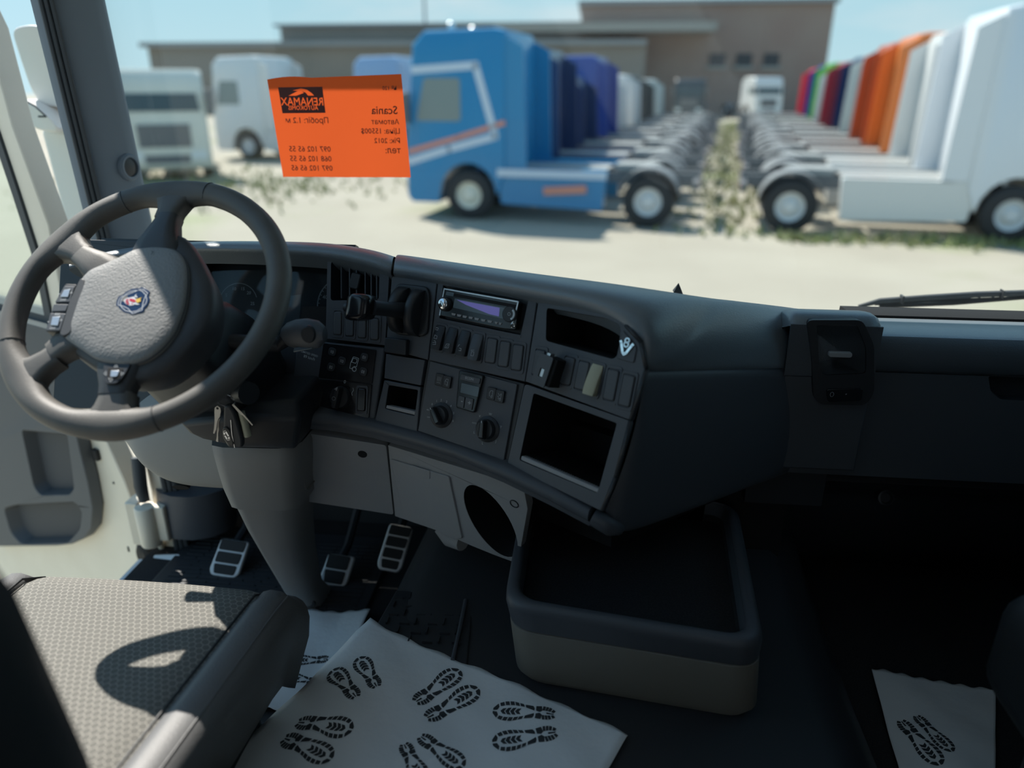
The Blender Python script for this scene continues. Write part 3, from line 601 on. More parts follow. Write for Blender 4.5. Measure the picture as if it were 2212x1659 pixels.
MB().prism(fL, rnd(fL.pxs([(887, 1004), (929, 1017), (929, 1035), (900, 1029), (889, 1018)], .0035), .003), .003, .0045).build('flap_latch', M['plastic_grey'], fp, bevel=.0006)
q = fL.px(1111, 1088); sc_ = MB().lathe(fL.sub(*q), [(.009, -.004), (.009, .001), (.0075, .0015), (.0065, -.003), (.001, -.003)], 16).build('screw_cap', M['plastic_black'], dash)
Pd_, Pe, Pf = Yp(640, 935, 1.205), Yp(834, 962, 1.215), Yp(849, 1110, 1.27)
fK = Frame(Pe, Pe - Pd_, Pe - Pf)
MB().plate(fK, rnd(fK.pxs([(630, 931), (834, 962), (850, 1112), (760, 1098), (640, 1080)]), .006), [], -.02, 0).build('knee_panel', M['plastic_grey'], dash, bevel=.004, seg=3)
MB().prism(fK, circ(.009, 18, *fK.px(783, 981)), -.001, .0006).build('screw_hole', M['void'], dash)
MB().tube([Yp(955, 1135, 1.30), Yp(975, 1160, 1.29), Yp(1000, 1172, 1.27)], [.02, .022, .018], 12).build('cable_boss', M['plastic_grey'], dash)
# left knee panel, between door and column
rows = [(268, 945, 1.26), (285, 975, 1.22), (300, 1005, 1.20), (340, 1036, 1.195), (390, 1052, 1.19), (460, 1058, 1.185), (560, 1062, 1.185), (660, 1062, 1.19)]
tops = [(262, 905, 1.26), (275, 900, 1.24), (300, 893, 1.225), (340, 885, 1.215), (390, 880, 1.21), (460, 878, 1.205), (560, 878, 1.20), (660, 880, 1.20)]
rings = []
for a, c in zip(tops, rows):
    A, Cc = Yp(*a), Yp(*c); rings.append([A + V((0, .06, .03)), A, A.lerp(Cc, .35) + V((0, -.012, 0)), A.lerp(Cc, .75) + V((0, -.008, 0)), Cc, Cc + V((0, .02, -.008)), Cc + V((0, .16, 0))])
MB().loft(rings, False, False).build('knee_panel', M['plastic_knee'], dash, subsurf=2, recalc=True)
a = Yp(392, 1050, 1.21); MB().prism(Frame(a, (1, 0, 0), (0, .3, -1)), circ(.018, 18, 0, 0, .006), -.004, .002).build('screw_hole', M['void'], dash)
# panel behind the wheel that carries the instruments
fI = Frame((-.70, 1.345, .74), (1, -.02, 0), (0, .42, 1))
ihole = rnd(fI.pxs([(436, 553), (700, 556), (703, 725), (470, 712), (452, 600)]), .006)
ig = [fI.px(436, 552), fI.px(706, 556), fI.px(706, 735), fI.px(440, 705)]
MB().plate(fI, [(-.36, -.24), (.225, -.24), (.222, .10), (-.36, .10)], [rnd(ig, .01)], -.01, 0).build('instrument_surround', M['plastic_black'], dash, bevel=.002)
fG = Frame(fI.p(0, 0, -.035), fI.u, fI.v)
ic = MB().plate(fG, [(-.30, -.13), (.24, -.13), (.24, .11), (-.30, .11)], [], -.02, 0).build('instrument_cluster', M['plastic_black'], dash)
MB().prism(fI, rnd(ig, .01), -.022, -.019).build('cluster_lens', M['lens'], ic)
b = MB(); g1 = fG.px(548, 660); r1 = abs(fG.px(560, 660)[0] - fG.px(472, 660)[0]) * .5
arc = lambda c, r, a0, a1, n=24: [(c[0] + r * math.cos(math.radians(a0 + (a1 - a0) * i / n)), c[1] + r * math.sin(math.radians(a0 + (a1 - a0) * i / n))) for i in range(n + 1)]
g1 = fG.px(515, 655); r1 = .040
b.strokes(fG, [arc(g1, r1, 195, 20)], .0012, .0006)
for tx, an in (('5', 150), ('10', 110), ('15', 75), ('20', 45), ('25', 0)): b.text(fG, tx, .009, g1[0] + .030 * math.cos(math.radians(an)), g1[1] + .030 * math.sin(math.radians(an)), .0006)
g2 = fG.px(745, 660); r2_ = abs(fG.px(745, 660)[0] - fG.px(686, 660)[0])
b.strokes(fG, [arc(g2, r2_, 225, 90), [arc(g2, r2_, 225, 226, 1)[0], (g2[0] - r2_ * .2, g2[1] - r2_ * .45)]], .0022, .0006)
for tx, an in (('0', 222), ('20', 195), ('40', 160), ('60', 130), ('80', 105)): b.text(fG, tx, .011, g2[0] + r2_ * .78 * math.cos(math.radians(an)), g2[1] + r2_ * .78 * math.sin(math.radians(an)), .0006)
for i in range(16):
    an = math.radians(222 - i * 9); b.strokes(fG, [[(g2[0] + r2_ * .93 * math.cos(an), g2[1] + r2_ * .93 * math.sin(an)), (g2[0] + r2_ * math.cos(an), g2[1] + r2_ * math.sin(an))]], .0014, .0006)
b.build('gauge_print', M['print_white'], ic)
MB().prism(fG, fG.pxs([(608, 700), (622, 640), (652, 636), (646, 700)]), .0, .001).build('info_display', M['lcd_grey'], ic)
# ---- passenger side
PY = 1.325
fP = Frame((0, PY, 0), (1, 0, 0), (0, 0, 1))
z1, z2 = fP.px(1900, 803)[1], fP.px(1900, 1030)[1]
x0 = fP.px(1716, 800)[0]
MB().plate(fP, [(x0 - .10, z2), (1.06, z2), (1.06, z1 - .001), (x0 - .10, z1 - .001)], [rnd(fP.pxs([(2134, 812), (2400, 820), (2400, 875), (2160, 863), (2140, 845)]), .006)], -.02, 0).build('passenger_panel', PL, dash, bevel=.003)
MB().tray(fP, rnd(fP.pxs([(2134, 812), (2400, 820), (2400, 875), (2160, 863), (2140, 845)]), .006), -.001, .018, .95).build('panel_grip', M['plastic_black'], dash)
# lip and tray in front of the passenger
rings = []
zt = fP.px(2100, 735)[1]
XS = (fP.px(1875, 720)[0], .62, .8, 1.06)
MB().loft([[(x, PY + .03, z1), (x, PY, z1), (x, PY - .004, z1 + .006), (x, PY - .006, z1 + .02), (x, PY - .004, zt - .026), (x, PY + .001, zt - .012), (x, PY + .009, zt - .004), (x, PY + .016, zt - .0015)] for x in XS], False, False).build('passenger_lip', M['leather_dark'], dash, smooth=70, recalc=True)
for x in XS: rings.append([(x, PY + .014, zt - .002), (x, PY + .022, zt), (x, PY + .06, zt - .001), (x, PY + .128, zt - .001), (x, PY + .134, zt - .008), (x, PY + .22, zt - .06), (x, 1.735, .53)])
MB().loft([[(x, PY + .132, zt - .012), (x, PY + .132, zt + .003), (x, PY + .145, zt + .004), (x, PY + .205, zt + .0), (x, PY + .21, zt - .03)] for x in (fP.px(1895, 700)[0], .8, 1.06)]).build('defroster_strip', M['void'], dash, recalc=True)
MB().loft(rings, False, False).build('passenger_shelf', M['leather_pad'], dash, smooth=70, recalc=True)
# vent pod
vx0, vx1 = fP.px(1690, 760)[0], fP.px(1884, 760)[0]
zc = fP.px(1790, 676)[1]
rings = []
for x, d in ((vx0 - .004, .05), (vx0, .014), (vx0 + .004, .006), (vx0 + .012, .001), (vx0 + .022, 0), (vx1 - .022, 0), (vx1 - .010, .002), (vx1 - .002, .007), (vx1 + .002, .014), (vx1 + .006, .05)):
    rings.append([V((x, PY + y_ + d * .7, z - d * k)) for y_, z, k in ((.03, z1 - .004, 0), (.03, zc - .03, .2), (-.024, zc - .018, .3), (-.020, zc - .009, .6), (-.008, zc - .001, .8), (.014, zc, 1), (.04, zc - .005, 1), (.09, zc - .024, 1), (.24, zc - .08, 1), (.41, zc - .15, 1))])
fV = Frame((0, PY - .0265, z1), (1, 0, 0), (0, .01, 1))
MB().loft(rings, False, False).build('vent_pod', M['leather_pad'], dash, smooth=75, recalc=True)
MB().prism(fP, [(vx0 + .002, z2 + .02), (vx1 + .002, z2 + .02), (vx1 + .002, z1 - .005), (vx0 + .002, z1 - .005)], .0, .022).build('vent_pod_base', PL, dash, bevel=.004)
vo = rnd(fV.pxs([(1741, 690), (1862, 690), (1887, 745), (1886, 850), (1868, 874), (1770, 872), (1756, 855), (1752, 770)]), .012)
vi = rnd(fV.pxs([(1762, 700), (1850, 700), (1870, 750), (1870, 806), (1778, 810), (1768, 790), (1766, 740)]), .008)
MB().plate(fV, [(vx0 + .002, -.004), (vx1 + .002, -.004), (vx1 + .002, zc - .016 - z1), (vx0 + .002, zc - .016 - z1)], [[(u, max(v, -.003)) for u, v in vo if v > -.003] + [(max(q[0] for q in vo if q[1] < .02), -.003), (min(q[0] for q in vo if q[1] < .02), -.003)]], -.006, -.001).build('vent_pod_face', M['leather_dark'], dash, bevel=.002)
pv = MB().plate(fV, vo, [vi], -.02, .004).build('passenger_vent', M['plastic_black'], dash, bevel=.003, seg=3)
MB().tray(fV, vi, .003, .045, .9).build('vent_duct', M['void'], pv)
for i in range(8):
    y = 712 + i * 12.5; a, c = fV.px(1769 + i * .8, y), fV.px(1864 + i * .6, y + 2); MB().prism(fV, [(a[0], a[1] - .0016), (c[0], c[1] - .0016), (c[0], c[1] + .0016), (a[0], a[1] + .0016)], -.03, -.002).build('vane', M['plastic_grey'], pv)
a = fV.px(1813, 764); MB().prism(fV, rnd(rect(.040, .009, *a), .004), -.004, .008).build('vane_slider', M['plastic_grey'], pv, bevel=.001)
sw = MB().prism(fV, rnd(fV.pxs([(1782, 838), (1862, 836), (1858, 862), (1786, 866)]), .006), .003, .008).build('rocker_switch', M['piano'], pv, bevel=.001)
b = MB(); a = fV.px(1797, 852, .008); b.strokes(fV, [[(a[0] + q[0] * .7, a[1] + q[1]) for q in ring(.0045, 10)]], .0007, .0083); a = fV.px(1827, 852, .008); b.strokes(fV, [[a, (a[0] + .001, a[1] + .001)]], .0015, .0083); b.build('icon', M['print_dim'], sw)
# below the passenger panel
MB().loft([[(x, PY + .10, z2 - .004), (x, PY + .045, z2 - .008), (x, PY + .03, z2 - .03), (x, PY + .05, z2 - .055), (x, PY + .075, z2 - .07), (x, PY + .09, z2 - .11), (x, PY + .14, z2 - .25), (x, PY + .3, .02)] for x in (x0 - .02, .6, .8, 1.06)], False, False).build('passenger_kick_panel', M['plastic_black'], dash, smooth=60, recalc=True)
MB().lathe(Frame(Yp(1912, 1075, PY + .06), (1, 0, 0), (0, .4, 1)), [(.016, -.01), (.016, .006), (.012, .007), (.010, .0), (.001, 0)], 18).build('screw_cap', M['plastic_black'], dash)
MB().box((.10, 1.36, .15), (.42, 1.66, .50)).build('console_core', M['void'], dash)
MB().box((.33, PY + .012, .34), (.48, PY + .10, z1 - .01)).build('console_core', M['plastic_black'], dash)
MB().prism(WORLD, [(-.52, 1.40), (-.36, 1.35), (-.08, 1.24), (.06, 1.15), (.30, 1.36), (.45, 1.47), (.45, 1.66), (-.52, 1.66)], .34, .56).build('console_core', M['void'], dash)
# ================================================================== radio in its bay
rad = thing('car_radio', 'black single-slot car radio with violet display in the dashboard', 'radio')
fR = Frame(fB.p(0, 0, .004), fB.u, fB.v)
RX = lambda *l: fR.pxs(l)
MB().prism(fR, rnd(RX((963, 624), (1124, 652), (1116, 713), (1090, 711), (952, 682)), .004), -.012, .004).build('faceplate', M['piano'], rad, bevel=.0015)
o = MB().strokes(fR, [RX((953, 681), (958, 650), (963, 624.5), (1122, 652.5), (1113, 690), (1108, 700))], .0022, .0052).build('silver_edge', M['silver'], rad, smooth=0); md = o.modifiers.new('t', 'SOLIDIFY'); md.thickness = .001
MB().prism(fR, rnd(RX((985, 634), (1118, 659), (1117, 666), (984, 641)), .001), .003, .0052).build('disc_slot', M['void'], rad)
MB().prism(fR, rnd(RX((968, 630), (984, 633), (983, 641), (966, 638)), .001), .003, .0054).build('logo_plate', M['lcd_grey'], rad)
dsp = MB().prism(fR, rnd(RX((986, 645), (1097, 666), (1090, 689), (982, 665)), .001), .003, .0056).build('display', M['lcd_grey'], rad)
MB().flat(fR, RX((990, 648), (1083, 665.5), (1081, 684), (1060, 679), (1010, 659)), .0058).build('display_glow', M['lcd'], dsp)
s = fR.sub(*fR.px(966, 657.5)); kn = MB().lathe(s, [(.0125, .003), (.0125, .009), (.0105, .012), (.0098, .0125)], 28).build('volume_knob', M['plastic_black'], rad)
MB().lathe(s, [(.0092, .010), (.0092, .0155), (.0080, .0165), (.001, .0168)], 28).build('knob_cap', M['chrome'], kn)
s = fR.sub(*fR.px(1104, 679)); pd = MB().lathe(s, [(.0135, .003), (.0135, .006), (.012, .0075), (.001, .0075)], 24, 1.0).build('control_pad', M['plastic_black'], rad)
MB().strokes(s, [arc((0, 0), .009, -55, 50, 10)], .003, .0078).build('pad_highlight', M['silver'], pd)
MB().strokes(s, [ring(.0025, 10)], .0008, .0078).build('pad_icon', M['print_dim'], pd)
for x, y in ((983, 679.5), (995, 682), (1007, 684.6), (1020, 687), (1033, 689.6), (1047, 692.4), (1061, 695), (1075, 698), (1083.5, 699.5)):
    s = fR.sub(*fR.px(x, y)); MB().prism(s, [(-.0042, .0018), (.0048, .0018), (.003, -.0018), (-.003, -.0018)] if x < 1070 else [(-.003, .0018), (.003, .0018), (.001, -.0018), (-.001, -.0018)], .003, .0056).build('preset_button', M['plastic_grey'], rad)
s = fR.sub(*fR.px(1110.7, 703.6)); MB().lathe(s, [(.0032, .003), (.0040, .006), (.0030, .0066), (.0022, .004), (.001, .004)], 16).build('aux_socket', M['chrome'], rad)
# ================================================================== parking brake
pbk = thing('parking_brake', 'black dash-mounted parking brake lever beside the radio', 'lever')
MB().prism(fB, rnd(fB.pxs([(860, 612), (926, 620), (932, 640), (926, 728), (852, 722), (850, 640)]), .016, 6), 0, .006).build('bezel', M['plastic_black'], pbk, bevel=.003, seg=3)
s = fB.sub(*fB.px(893, 674)); 
for u0, u1 in ((-.036, -.012), (.0, .022)):          # two cheeks of the quadrant with the slot between
    rings = []
    for i in range(11):
        a = math.pi * i / 10; rings.append([s.p(u, .042 * math.cos(a), max(0, w_ * math.sin(a))) for u, w_ in ((u0, .0), (u0 + .002, .034), (u0 + .008, .040), (u1 - .004, .040), (u1, .035), (u1, .0))])
    MB().loft(rings).build('quadrant', M['plastic_black'], pbk, smooth=60, recalc=True)
A, Bb, Cc = s.p(-.006, 0, .015), fB.p(*fB.px(838, 668, .06), .06), fB.p(*fB.px(806, 664, .085), .085)
MB().tube([A, A.lerp(Bb, .5), Bb, Cc], [.015, .014, .0125, .013], 14).build('arm', M['plastic_black'], pbk, smooth=60)
k0, k1 = Cc, fB.p(*fB.px(757, 664, .085), .085); d_ = (k1 - k0)
fk = Frame(k0, fB.v, fB.n)                              # section plane of the grip, normal along the arm
if fk.n.dot(d_) < 0: fk = Frame(k0, fB.n, fB.v)
L_ = d_.length; rings = []
for t_, a, c in ((0, .012, .013), (.12, .017, .020), (.35, .0185, .0225), (.7, .019, .0235), (.92, .017, .0215), (1, .012, .016)):
    q = rnd(rect(2 * a, 2 * c) if abs(fk.u.dot(fB.n)) > .5 else rect(2 * c, 2 * a), .010, 5); cen = k0 + d_ * t_
    rings.append([cen + fk.u * u + fk.v * v for u, v in q])
MB().loft(rings).build('grip', M['piano'], pbk, smooth=60, recalc=True)
MB().tube([k1 - d_ * .05, k1 + d_ * .22], [.0085, .0075], 12).build('release_button', M['plastic_black'], pbk)
# ================================================================== loose switch hanging from the row
lo = thing('loose_switch', 'loose black switch module hanging out of the switch row', 'switch')
s = fC.sub(*fC.px(1173, 800, .03), .03, -.08)
MB().plate(s, rnd(rect(.026, .050), .003), [rnd(rect(.008, .014, 0, -.004), .001)], 0, .003).build('mounting_plate', M['switch'], lo, bevel=.0008)
MB().fbox(s, -.003, -.011, -.004, .004, .003, .0015).build('toggle', M['silver'], lo, bevel=.001)
MB().fbox(s, -.004, -.022, -.034, .020, .024, -.001).build('switch_body', M['void'], lo, bevel=.002)
MB().fbox(s, -.002, .024, -.012, .004, .029, .0).build('terminal', M['silver'], lo)
# ================================================================== steering wheel
WC = V((-.6635, 1.0204, .819)); az, ti = math.radians(2.52), math.radians(47.5)
wn = V((-math.sin(az) * math.cos(ti), -math.cos(az) * math.cos(ti), math.sin(ti)))
wu = V((0, 0, 1)).cross(wn).normalized(); fW = Frame(WC, wu, wn.cross(wu))
sw_ = thing('steering_wheel', 'four-spoke steering wheel with grey padded hub turned to the left', 'steering wheel')
RR, TR = .2072, .0185
SPK = (94.0, 150.0, -135.0, -85.0)
b = MB(); rings = []; N_ = 120
for i in range(N_):
    an = 2 * math.pi * i / N_; dg = math.degrees(an)
    near = min(abs((dg - k + 180) % 360 - 180) for k in SPK); g = max(0, 1 - near / 20.0); g = g * g * (3 - 2 * g)
    ring_ = []
    for k in range(14):
        a = 2 * math.pi * k / 14; cr, cz = math.cos(a), math.sin(a)
        rr = TR * (1 + .06 * g); rad_ = RR + rr * cr
        if cr < 0: rad_ -= .012 * g * (-cr) ** .7            # flares inward where a spoke joins
        ring_.append(fW.p(rad_ * math.cos(an), rad_ * math.sin(an), rr * .95 * cz - .003 * g))
    rings.append(ring_)
rings.append(rings[0]); b.loft(rings, True, False).build('rim', M['wheel_rim'], sw_, smooth=80)
for dg in (78, 118, 205, -66):                               # grip seams
    an = math.radians(dg); c_ = fW.p(RR * math.cos(an), RR * math.sin(an), 0); e1 = fW.u * math.cos(an) + fW.v * math.sin(an)
    MB().tube([c_ + e1 * (TR + .0002) * math.cos(6.2832 * k / 20) + fW.n * (TR * .95 + .0002) * math.sin(6.2832 * k / 20) for k in range(20)], .0007, 5, True).build('rim_seam', M['trim_seal'], sw_)
def spoke(dg, prof, mt, name='spoke'):
    an = math.radians(dg); e1 = V((math.cos(an), math.sin(an))); e2 = V((-math.sin(an), math.cos(an))); rings = []
    for r, hw, wt, th, sh in prof:
        q = [(-hw, wt - th), (-hw, wt - th * .35), (-hw * .82, wt - th * .06), (-hw * .4, wt), (hw * .4, wt), (hw * .82, wt - th * .06), (hw, wt - th * .35), (hw, wt - th), (hw * .5, wt - th * 1.25), (-hw * .5, wt - th * 1.25)]
        rings.append([fW.p(*(e1 * r + e2 * (x + sh)), z) for x, z in q])
    return MB().loft(rings).build(name, mt, sw_, smooth=70, recalc=True)
spoke(94, [(.208, .062, .008, .020, 0), (.200, .050, .011, .023, 0), (.194, .036, .012, .025, 0), (.18, .026, .013, .025, 0), (.162, .019, .015, .025, 0), (.145, .018, .018, .026, .0)], M['wheel_rim'], 'spoke_grip')
spoke(92, [(.150, .0165, .020, .026, 0), (.138, .0175, .022, .026, 0), (.115, .024, .025, .03, .0), (.092, .034, .026, .03, .0), (.07, .042, .022, .03, .0)], M['wheel_hub_dark'], 'spoke')
spoke(150, [(.208, .062, .008, .020, 0), (.200, .050, .011, .023, 0), (.192, .035, .012, .025, 0), (.178, .025, .013, .025, 0), (.16, .019, .014, .025, 0), (.145, .0185, .014, .025, 0)], M['wheel_rim'], 'spoke_grip')
spoke(151, [(.150, .018, .016, .026, 0), (.13, .020, .020, .028, 0), (.105, .026, .022, .03, 0), (.08, .03, .018, .03, 0)], M['wheel_rim'], 'spoke')
spoke(-135, [(.208, .062, .008, .020, 0), (.200, .050, .011, .023, 0), (.192, .034, .012, .025, 0), (.178, .024, .013, .025, 0), (.16, .019, .014, .025, 0), (.145, .019, .014, .025, 0)], M['wheel_rim'], 'spoke_grip')
spoke(-137, [(.150, .018, .016, .026, 0), (.13, .021, .020, .028, 0), (.108, .027, .022, .03, 0), (.08, .03, .018, .03, 0)], M['wheel_rim'], 'spoke')
spoke(-85, [(.208, .066, .008, .020, 0), (.200, .054, .011, .023, 0), (.192, .040, .012, .025, 0), (.178, .030, .013, .025, 0), (.165, .026, .014, .025, 0), (.158, .025, .014, .025, 0)], M['wheel_rim'], 'spoke_grip')
spoke(-86, [(.162, .0235, .015, .025, 0), (.148, .025, .018, .026, 0), (.125, .034, .021, .03, 0), (.10, .042, .022, .03, 0), (.08, .045, .018, .03, 0)], M['wheel_hub_dark'], 'spoke')
# hub body and airbag cover
body = [(.03, .118), (.062, .085), (.086, .055), (.106, .028), (.120, -.012), (.121, -.045), (.110, -.075), (.088, -.112), (.058, -.138), (.02, -.143), (-.02, -.13), (-.06, -.11), (-.10, -.085), (-.115, -.045), (-.115, .0), (-.1, .035), (-.07, .06), (-.03, .09), (-.012, .118)]
body = rnd(body, .02, 3)
def dome(poly, levels, fr): 
    cx = sum(q[0] for q in poly) / len(poly); cy = sum(q[1] for q in poly) / len(poly)
    return [[fr.p(cx + (u - cx) * k, cy + (v - cy) * k, w_) for u, v in poly] for k, w_ in levels]
MB().loft(dome(ccw(body), ((.62, -.075), (.86, -.055), (.97, -.03), (1.0, -.008), (.985, .006), (.95, .012), (.8, .016)), fW)).build('hub_body', M['wheel_hub_dark'], sw_, smooth=80)
hub_px = [(262, 549), (290, 534), (330, 529), (372, 533), (392, 548), (402, 575), (402, 620), (395, 665), (375, 717), (345, 753), (312, 776), (276, 786), (240, 784), (204, 776), (170, 752), (128, 723), (137, 690), (152, 645), (170, 602), (190, 580), (215, 570)]
hub = rnd(fW.pxs(hub_px, .026), .012, 3); fW2 = fW
hc = MB().loft(dome(ccw(hub), ((1.0, .008), (1.005, .018), (.985, .0235), (.95, .0262), (.8, .0290), (.6, .0305), (.3, .0315), (.05, .032)), fW)).build('hub_cover', M['wheel_hub'], sw_, smooth=80)
MB().tube([fW.p(u * 1.0, v * 1.0, .0205) for u, v in ccw(hub)], .0011, 6, True).build('hub_seam', M['trim_seal'], sw_)
# badge
ec = V(fW.px(287, 650, .031)); fE = Frame(fW.p(*ec, .0312), fW.u, fW.v)
EX = lambda l: [fE.px(230 + x * .06027, 600 + y * .06027, .0) for x, y in l]
out_ = EX([(1190, 390), (1270, 330), (1420, 400), (1570, 510), (1520, 620), (1560, 800), (1480, 1000), (1370, 1110), (1370, 1180), (1280, 1240), (930, 1330), (860, 1300), (640, 1240), (470, 1110), (430, 1040), (350, 1010), (370, 850), (430, 700), (500, 650), (580, 640), (700, 520), (900, 410), (1080, 385)])
em = MB().prism(fE, out_, -.001, .0008).build('badge', M['blue_enamel'], sw_, bevel=.0004, label='blue shield badge with a red and yellow winged head'); 
b = MB(); b.strokes(fE, [EX([(1130, 470), (1190, 450), (1300, 500), (1430, 640), (1460, 800), (1430, 930), (1300, 1080), (1100, 1200), (900, 1240), (700, 1190), (560, 1080), (510, 950), (540, 800), (620, 680), (800, 540), (980, 475), (1130, 470)]),
    EX([(1260, 420), (1350, 450), (1490, 560), (1400, 700), (1330, 880), (1300, 1060), (1290, 1170), (950, 1300), (880, 1220), (780, 1110), (640, 1040), (440, 990), (430, 920), (480, 770), (540, 700), (700, 640), (900, 560), (1100, 480), (1180, 450), (1260, 420)])], .00085, .0011)
b.build('badge_lines', M['white_enamel'], em)
b = MB()
for q in ([(640, 810), (760, 740), (860, 720), (940, 700), (1010, 690), (1060, 760), (1120, 830), (1080, 940), (960, 1000), (850, 1010), (760, 980), (680, 920)],): b.flat(fE, EX(q), .0012)
b.build('badge_head', M['white_enamel'], em)
b = MB()
for q in ([(680, 830), (780, 770), (830, 790), (760, 840)], [(690, 870), (800, 850), (830, 890), (720, 920)], [(720, 940), (820, 920), (860, 960), (780, 975)], [(850, 760), (930, 770), (1040, 800), (1080, 870), (1000, 900), (900, 870), (840, 840)], [(880, 940), (980, 930), (940, 970)]): b.flat(fE, EX(q), .0015)
b.build('badge_feathers', M['red_enamel'], em)
b = MB()
for q in ([(1070, 790), (1180, 760), (1290, 720), (1230, 790), (1260, 850), (1200, 890), (1120, 920), (1080, 880)],): b.flat(fE, EX(q), .0016)
b.build('badge_face', M['yellow_enamel'], em)
b = MB()
for q in ([(1020, 700), (1040, 640), (1110, 590), (1070, 650), (1130, 700), (1110, 740), (1060, 700)], [(1120, 930), (1210, 970), (1080, 985), (1040, 950)]): b.flat(fE, EX(q), .0014)
b.build('badge_crown', M['white_enamel'], em)
# thumb buttons
def wbut(name, pxs, w0, w1, mt, r=.003, par=None, bev=.001):
    return MB().prism(fW, rnd(fW.pxs(pxs, w1), r), w0, w1).build(name, mt, par or sw_, bevel=bev)
MB().prism(fW, rnd(fW.pxs([(173, 601), (184, 604), (180, 625), (152, 718), (138, 726), (128, 722), (150, 650)], .0285), .004), .02, .0285).build('button_trim', M['wheel_hub_dark'], sw_, bevel=.001)
bt = wbut('button_block', [(141, 613), (166, 614), (130, 712), (124, 717), (98, 716), (108, 680)], -.01, .024, M['plastic_black'], .003)
for q in ([(139, 617), (162, 618), (151, 652), (118, 653)], [(116, 656), (148, 657), (142, 672), (110, 673)], [(108, 676), (142, 677), (130, 714), (100, 714)]): wbut('button', q, .022, .0265, M['switch'], .002, bt)
for q in ([(138, 626), (152, 624), (147, 641), (130, 641)], [(113, 684), (130, 683), (125, 703), (109, 702)]): wbut('button_cap', q, .026, .028, M['silver'], .001, bt, .0005)
b = MB()
b.text(fW, '+', .010, *fW.px(153, 633, .0268), .0268); b.text(fW, '+', .010, *fW.px(131, 692, .0268), .0268); b.text(fW, 'OFF', .0055, *fW.px(136, 648, .0268), .0268); b.text(fW, 'RES', .0055, *fW.px(124, 679, .0268), .0268); b.text(fW, 'OFF', .0055, *fW.px(113.5, 709, .0268), .0268); b.text(fW, '-', .010, *fW.px(128, 634, .0268), .0268); b.text(fW, '-', .010, *fW.px(105, 694, .0268), .0268)
b.build('lettering', M['print_white'], bt)
bt = wbut('button_block', [(222, 787), (284, 784), (268, 812), (252, 829), (226, 829)], .0, .0225, M['plastic_black'], .006)
for q, mt, w_ in (([(233, 794), (266, 796), (257, 820), (232, 821)], M['void'], .0232), ([(239, 800), (258, 800), (253, 813), (238, 814)], M['silver'], .0245)): wbut('button_cap', q, .02, w_, mt, .002, bt, .0004)
for q in ([(247, 793), (251, 788), (255, 793)], [(235, 817), (239, 825), (244, 819)], [(225, 807), (230, 802), (230, 811)], [(262, 803), (268, 807), (262, 811)]):
    l = fW.pxs(q + q[:1], .023); MB().strokes(fW, [l], .0006, .0236).build('arrow_mark', M['print_white'], bt)
b = MB(); b.strokes(fW, [fW.pxs(l, .031) for l in ([(326, 541), (330, 543), (326, 549), (329, 543)], [(251, 768), (255, 770), (252, 775), (251, 770)])], .0008, .0302); b.build('horn_mark', M['trim_seal'], sw_)
# ================================================================== steering column
colm = thing('steering_column', 'black steering column shroud with stalks and tall grey pedestal cover', 'steering column')
def along(k): return WC - wn * k
rings = []
for k, a, c in ((.0765, .05, .05), (.11, .075, .07), (.17, .085, .08), (.26, .09, .085), (.33, .08, .08)):
    q = rnd(rect(2 * a, 2 * c), .03, 4); rings.append([along(k) + fW.u * u + fW.v * v for u, v in q])
MB().loft(rings).build('shroud', M['plastic_black'], colm, smooth=60, recalc=True)
MB().loft([[Yp(x, y, Y) + V((0, dy, 0)) for x, y, Y, dy in l] for l in (
    [(388, 880, 1.13, 0), (560, 868, 1.12, 0), (640, 862, 1.14, 0), (640, 862, 1.14, .15), (388, 880, 1.13, .15)],
    [(386, 915, 1.10, 0), (520, 900, 1.09, 0), (648, 905, 1.12, 0), (648, 905, 1.12, .17), (386, 915, 1.10, .17)],
    [(405, 935, 1.10, 0), (520, 950, 1.09, 0), (642, 950, 1.12, 0), (642, 950, 1.12, .17), (405, 935, 1.10, .17)],
    [(440, 950, 1.11, 0), (520, 968, 1.10, 0), (638, 972, 1.13, 0), (638, 972, 1.13, .16), (440, 950, 1.11, .16)])]).build('lower_shroud', M['plastic_black'], colm, bevel=.008, seg=3, recalc=True)
ped = []
for (xl, xr, y, Y, dp) in ((441, 640, 966, 1.125, .10), (445, 641, 985, 1.12, .12), (455, 641, 1020, 1.125, .13), (468, 641, 1060, 1.14, .14), (487, 645, 1100, 1.155, .14)):
    A, Bq = Yp(xl, y, Y), Yp(xr, y + 4, Y + .01); w_ = Bq - A
    ped.append([A + V((0, dp, 0)), A + V((0, .03, 0)), A + w_ * .06 + V((0, .008, 0)), A + w_ * .2, A + w_ * .8, A + w_ * .94 + V((0, .008, 0)), Bq + V((0, .03, 0)), Bq + V((0, dp, 0))])
MB().loft(ped).build('pedestal_collar', M['pedestal'], colm, smooth=60, recalc=True)
ped = []
for (xl, xr, y, Y, dp) in ((496, 640, 1095, 1.17, .10), (525, 642, 1150, 1.205, .09), (565, 652, 1215, 1.245, .08), (612, 672, 1290, 1.30, .07), (632, 700, 1324, 1.322, .08)):
    A, Bq = Yp(xl, y, Y), Yp(xr, y + 2, Y + .005); w_ = Bq - A
    ped.append([A + V((0, dp, 0)), A + V((0, .03, 0)), A + w_ * .06 + V((0, .008, 0)), A + w_ * .2, A + w_ * .75, A + w_ * .94 + V((0, .012, 0)), Bq + V((0, .035, 0)), Bq + V((0, dp, 0))])
MB().loft(ped).build('pedestal', M['pedestal'], colm, smooth=60, recalc=True)
MB().lathe(Frame(Yp(672, 1303, 1.32), (1, 0, 0), (0, .3, 1)), [(.010, -.005), (.010, .003), (.006, .004), (.001, .002)], 14).build('screw', M['plastic_black'], colm)
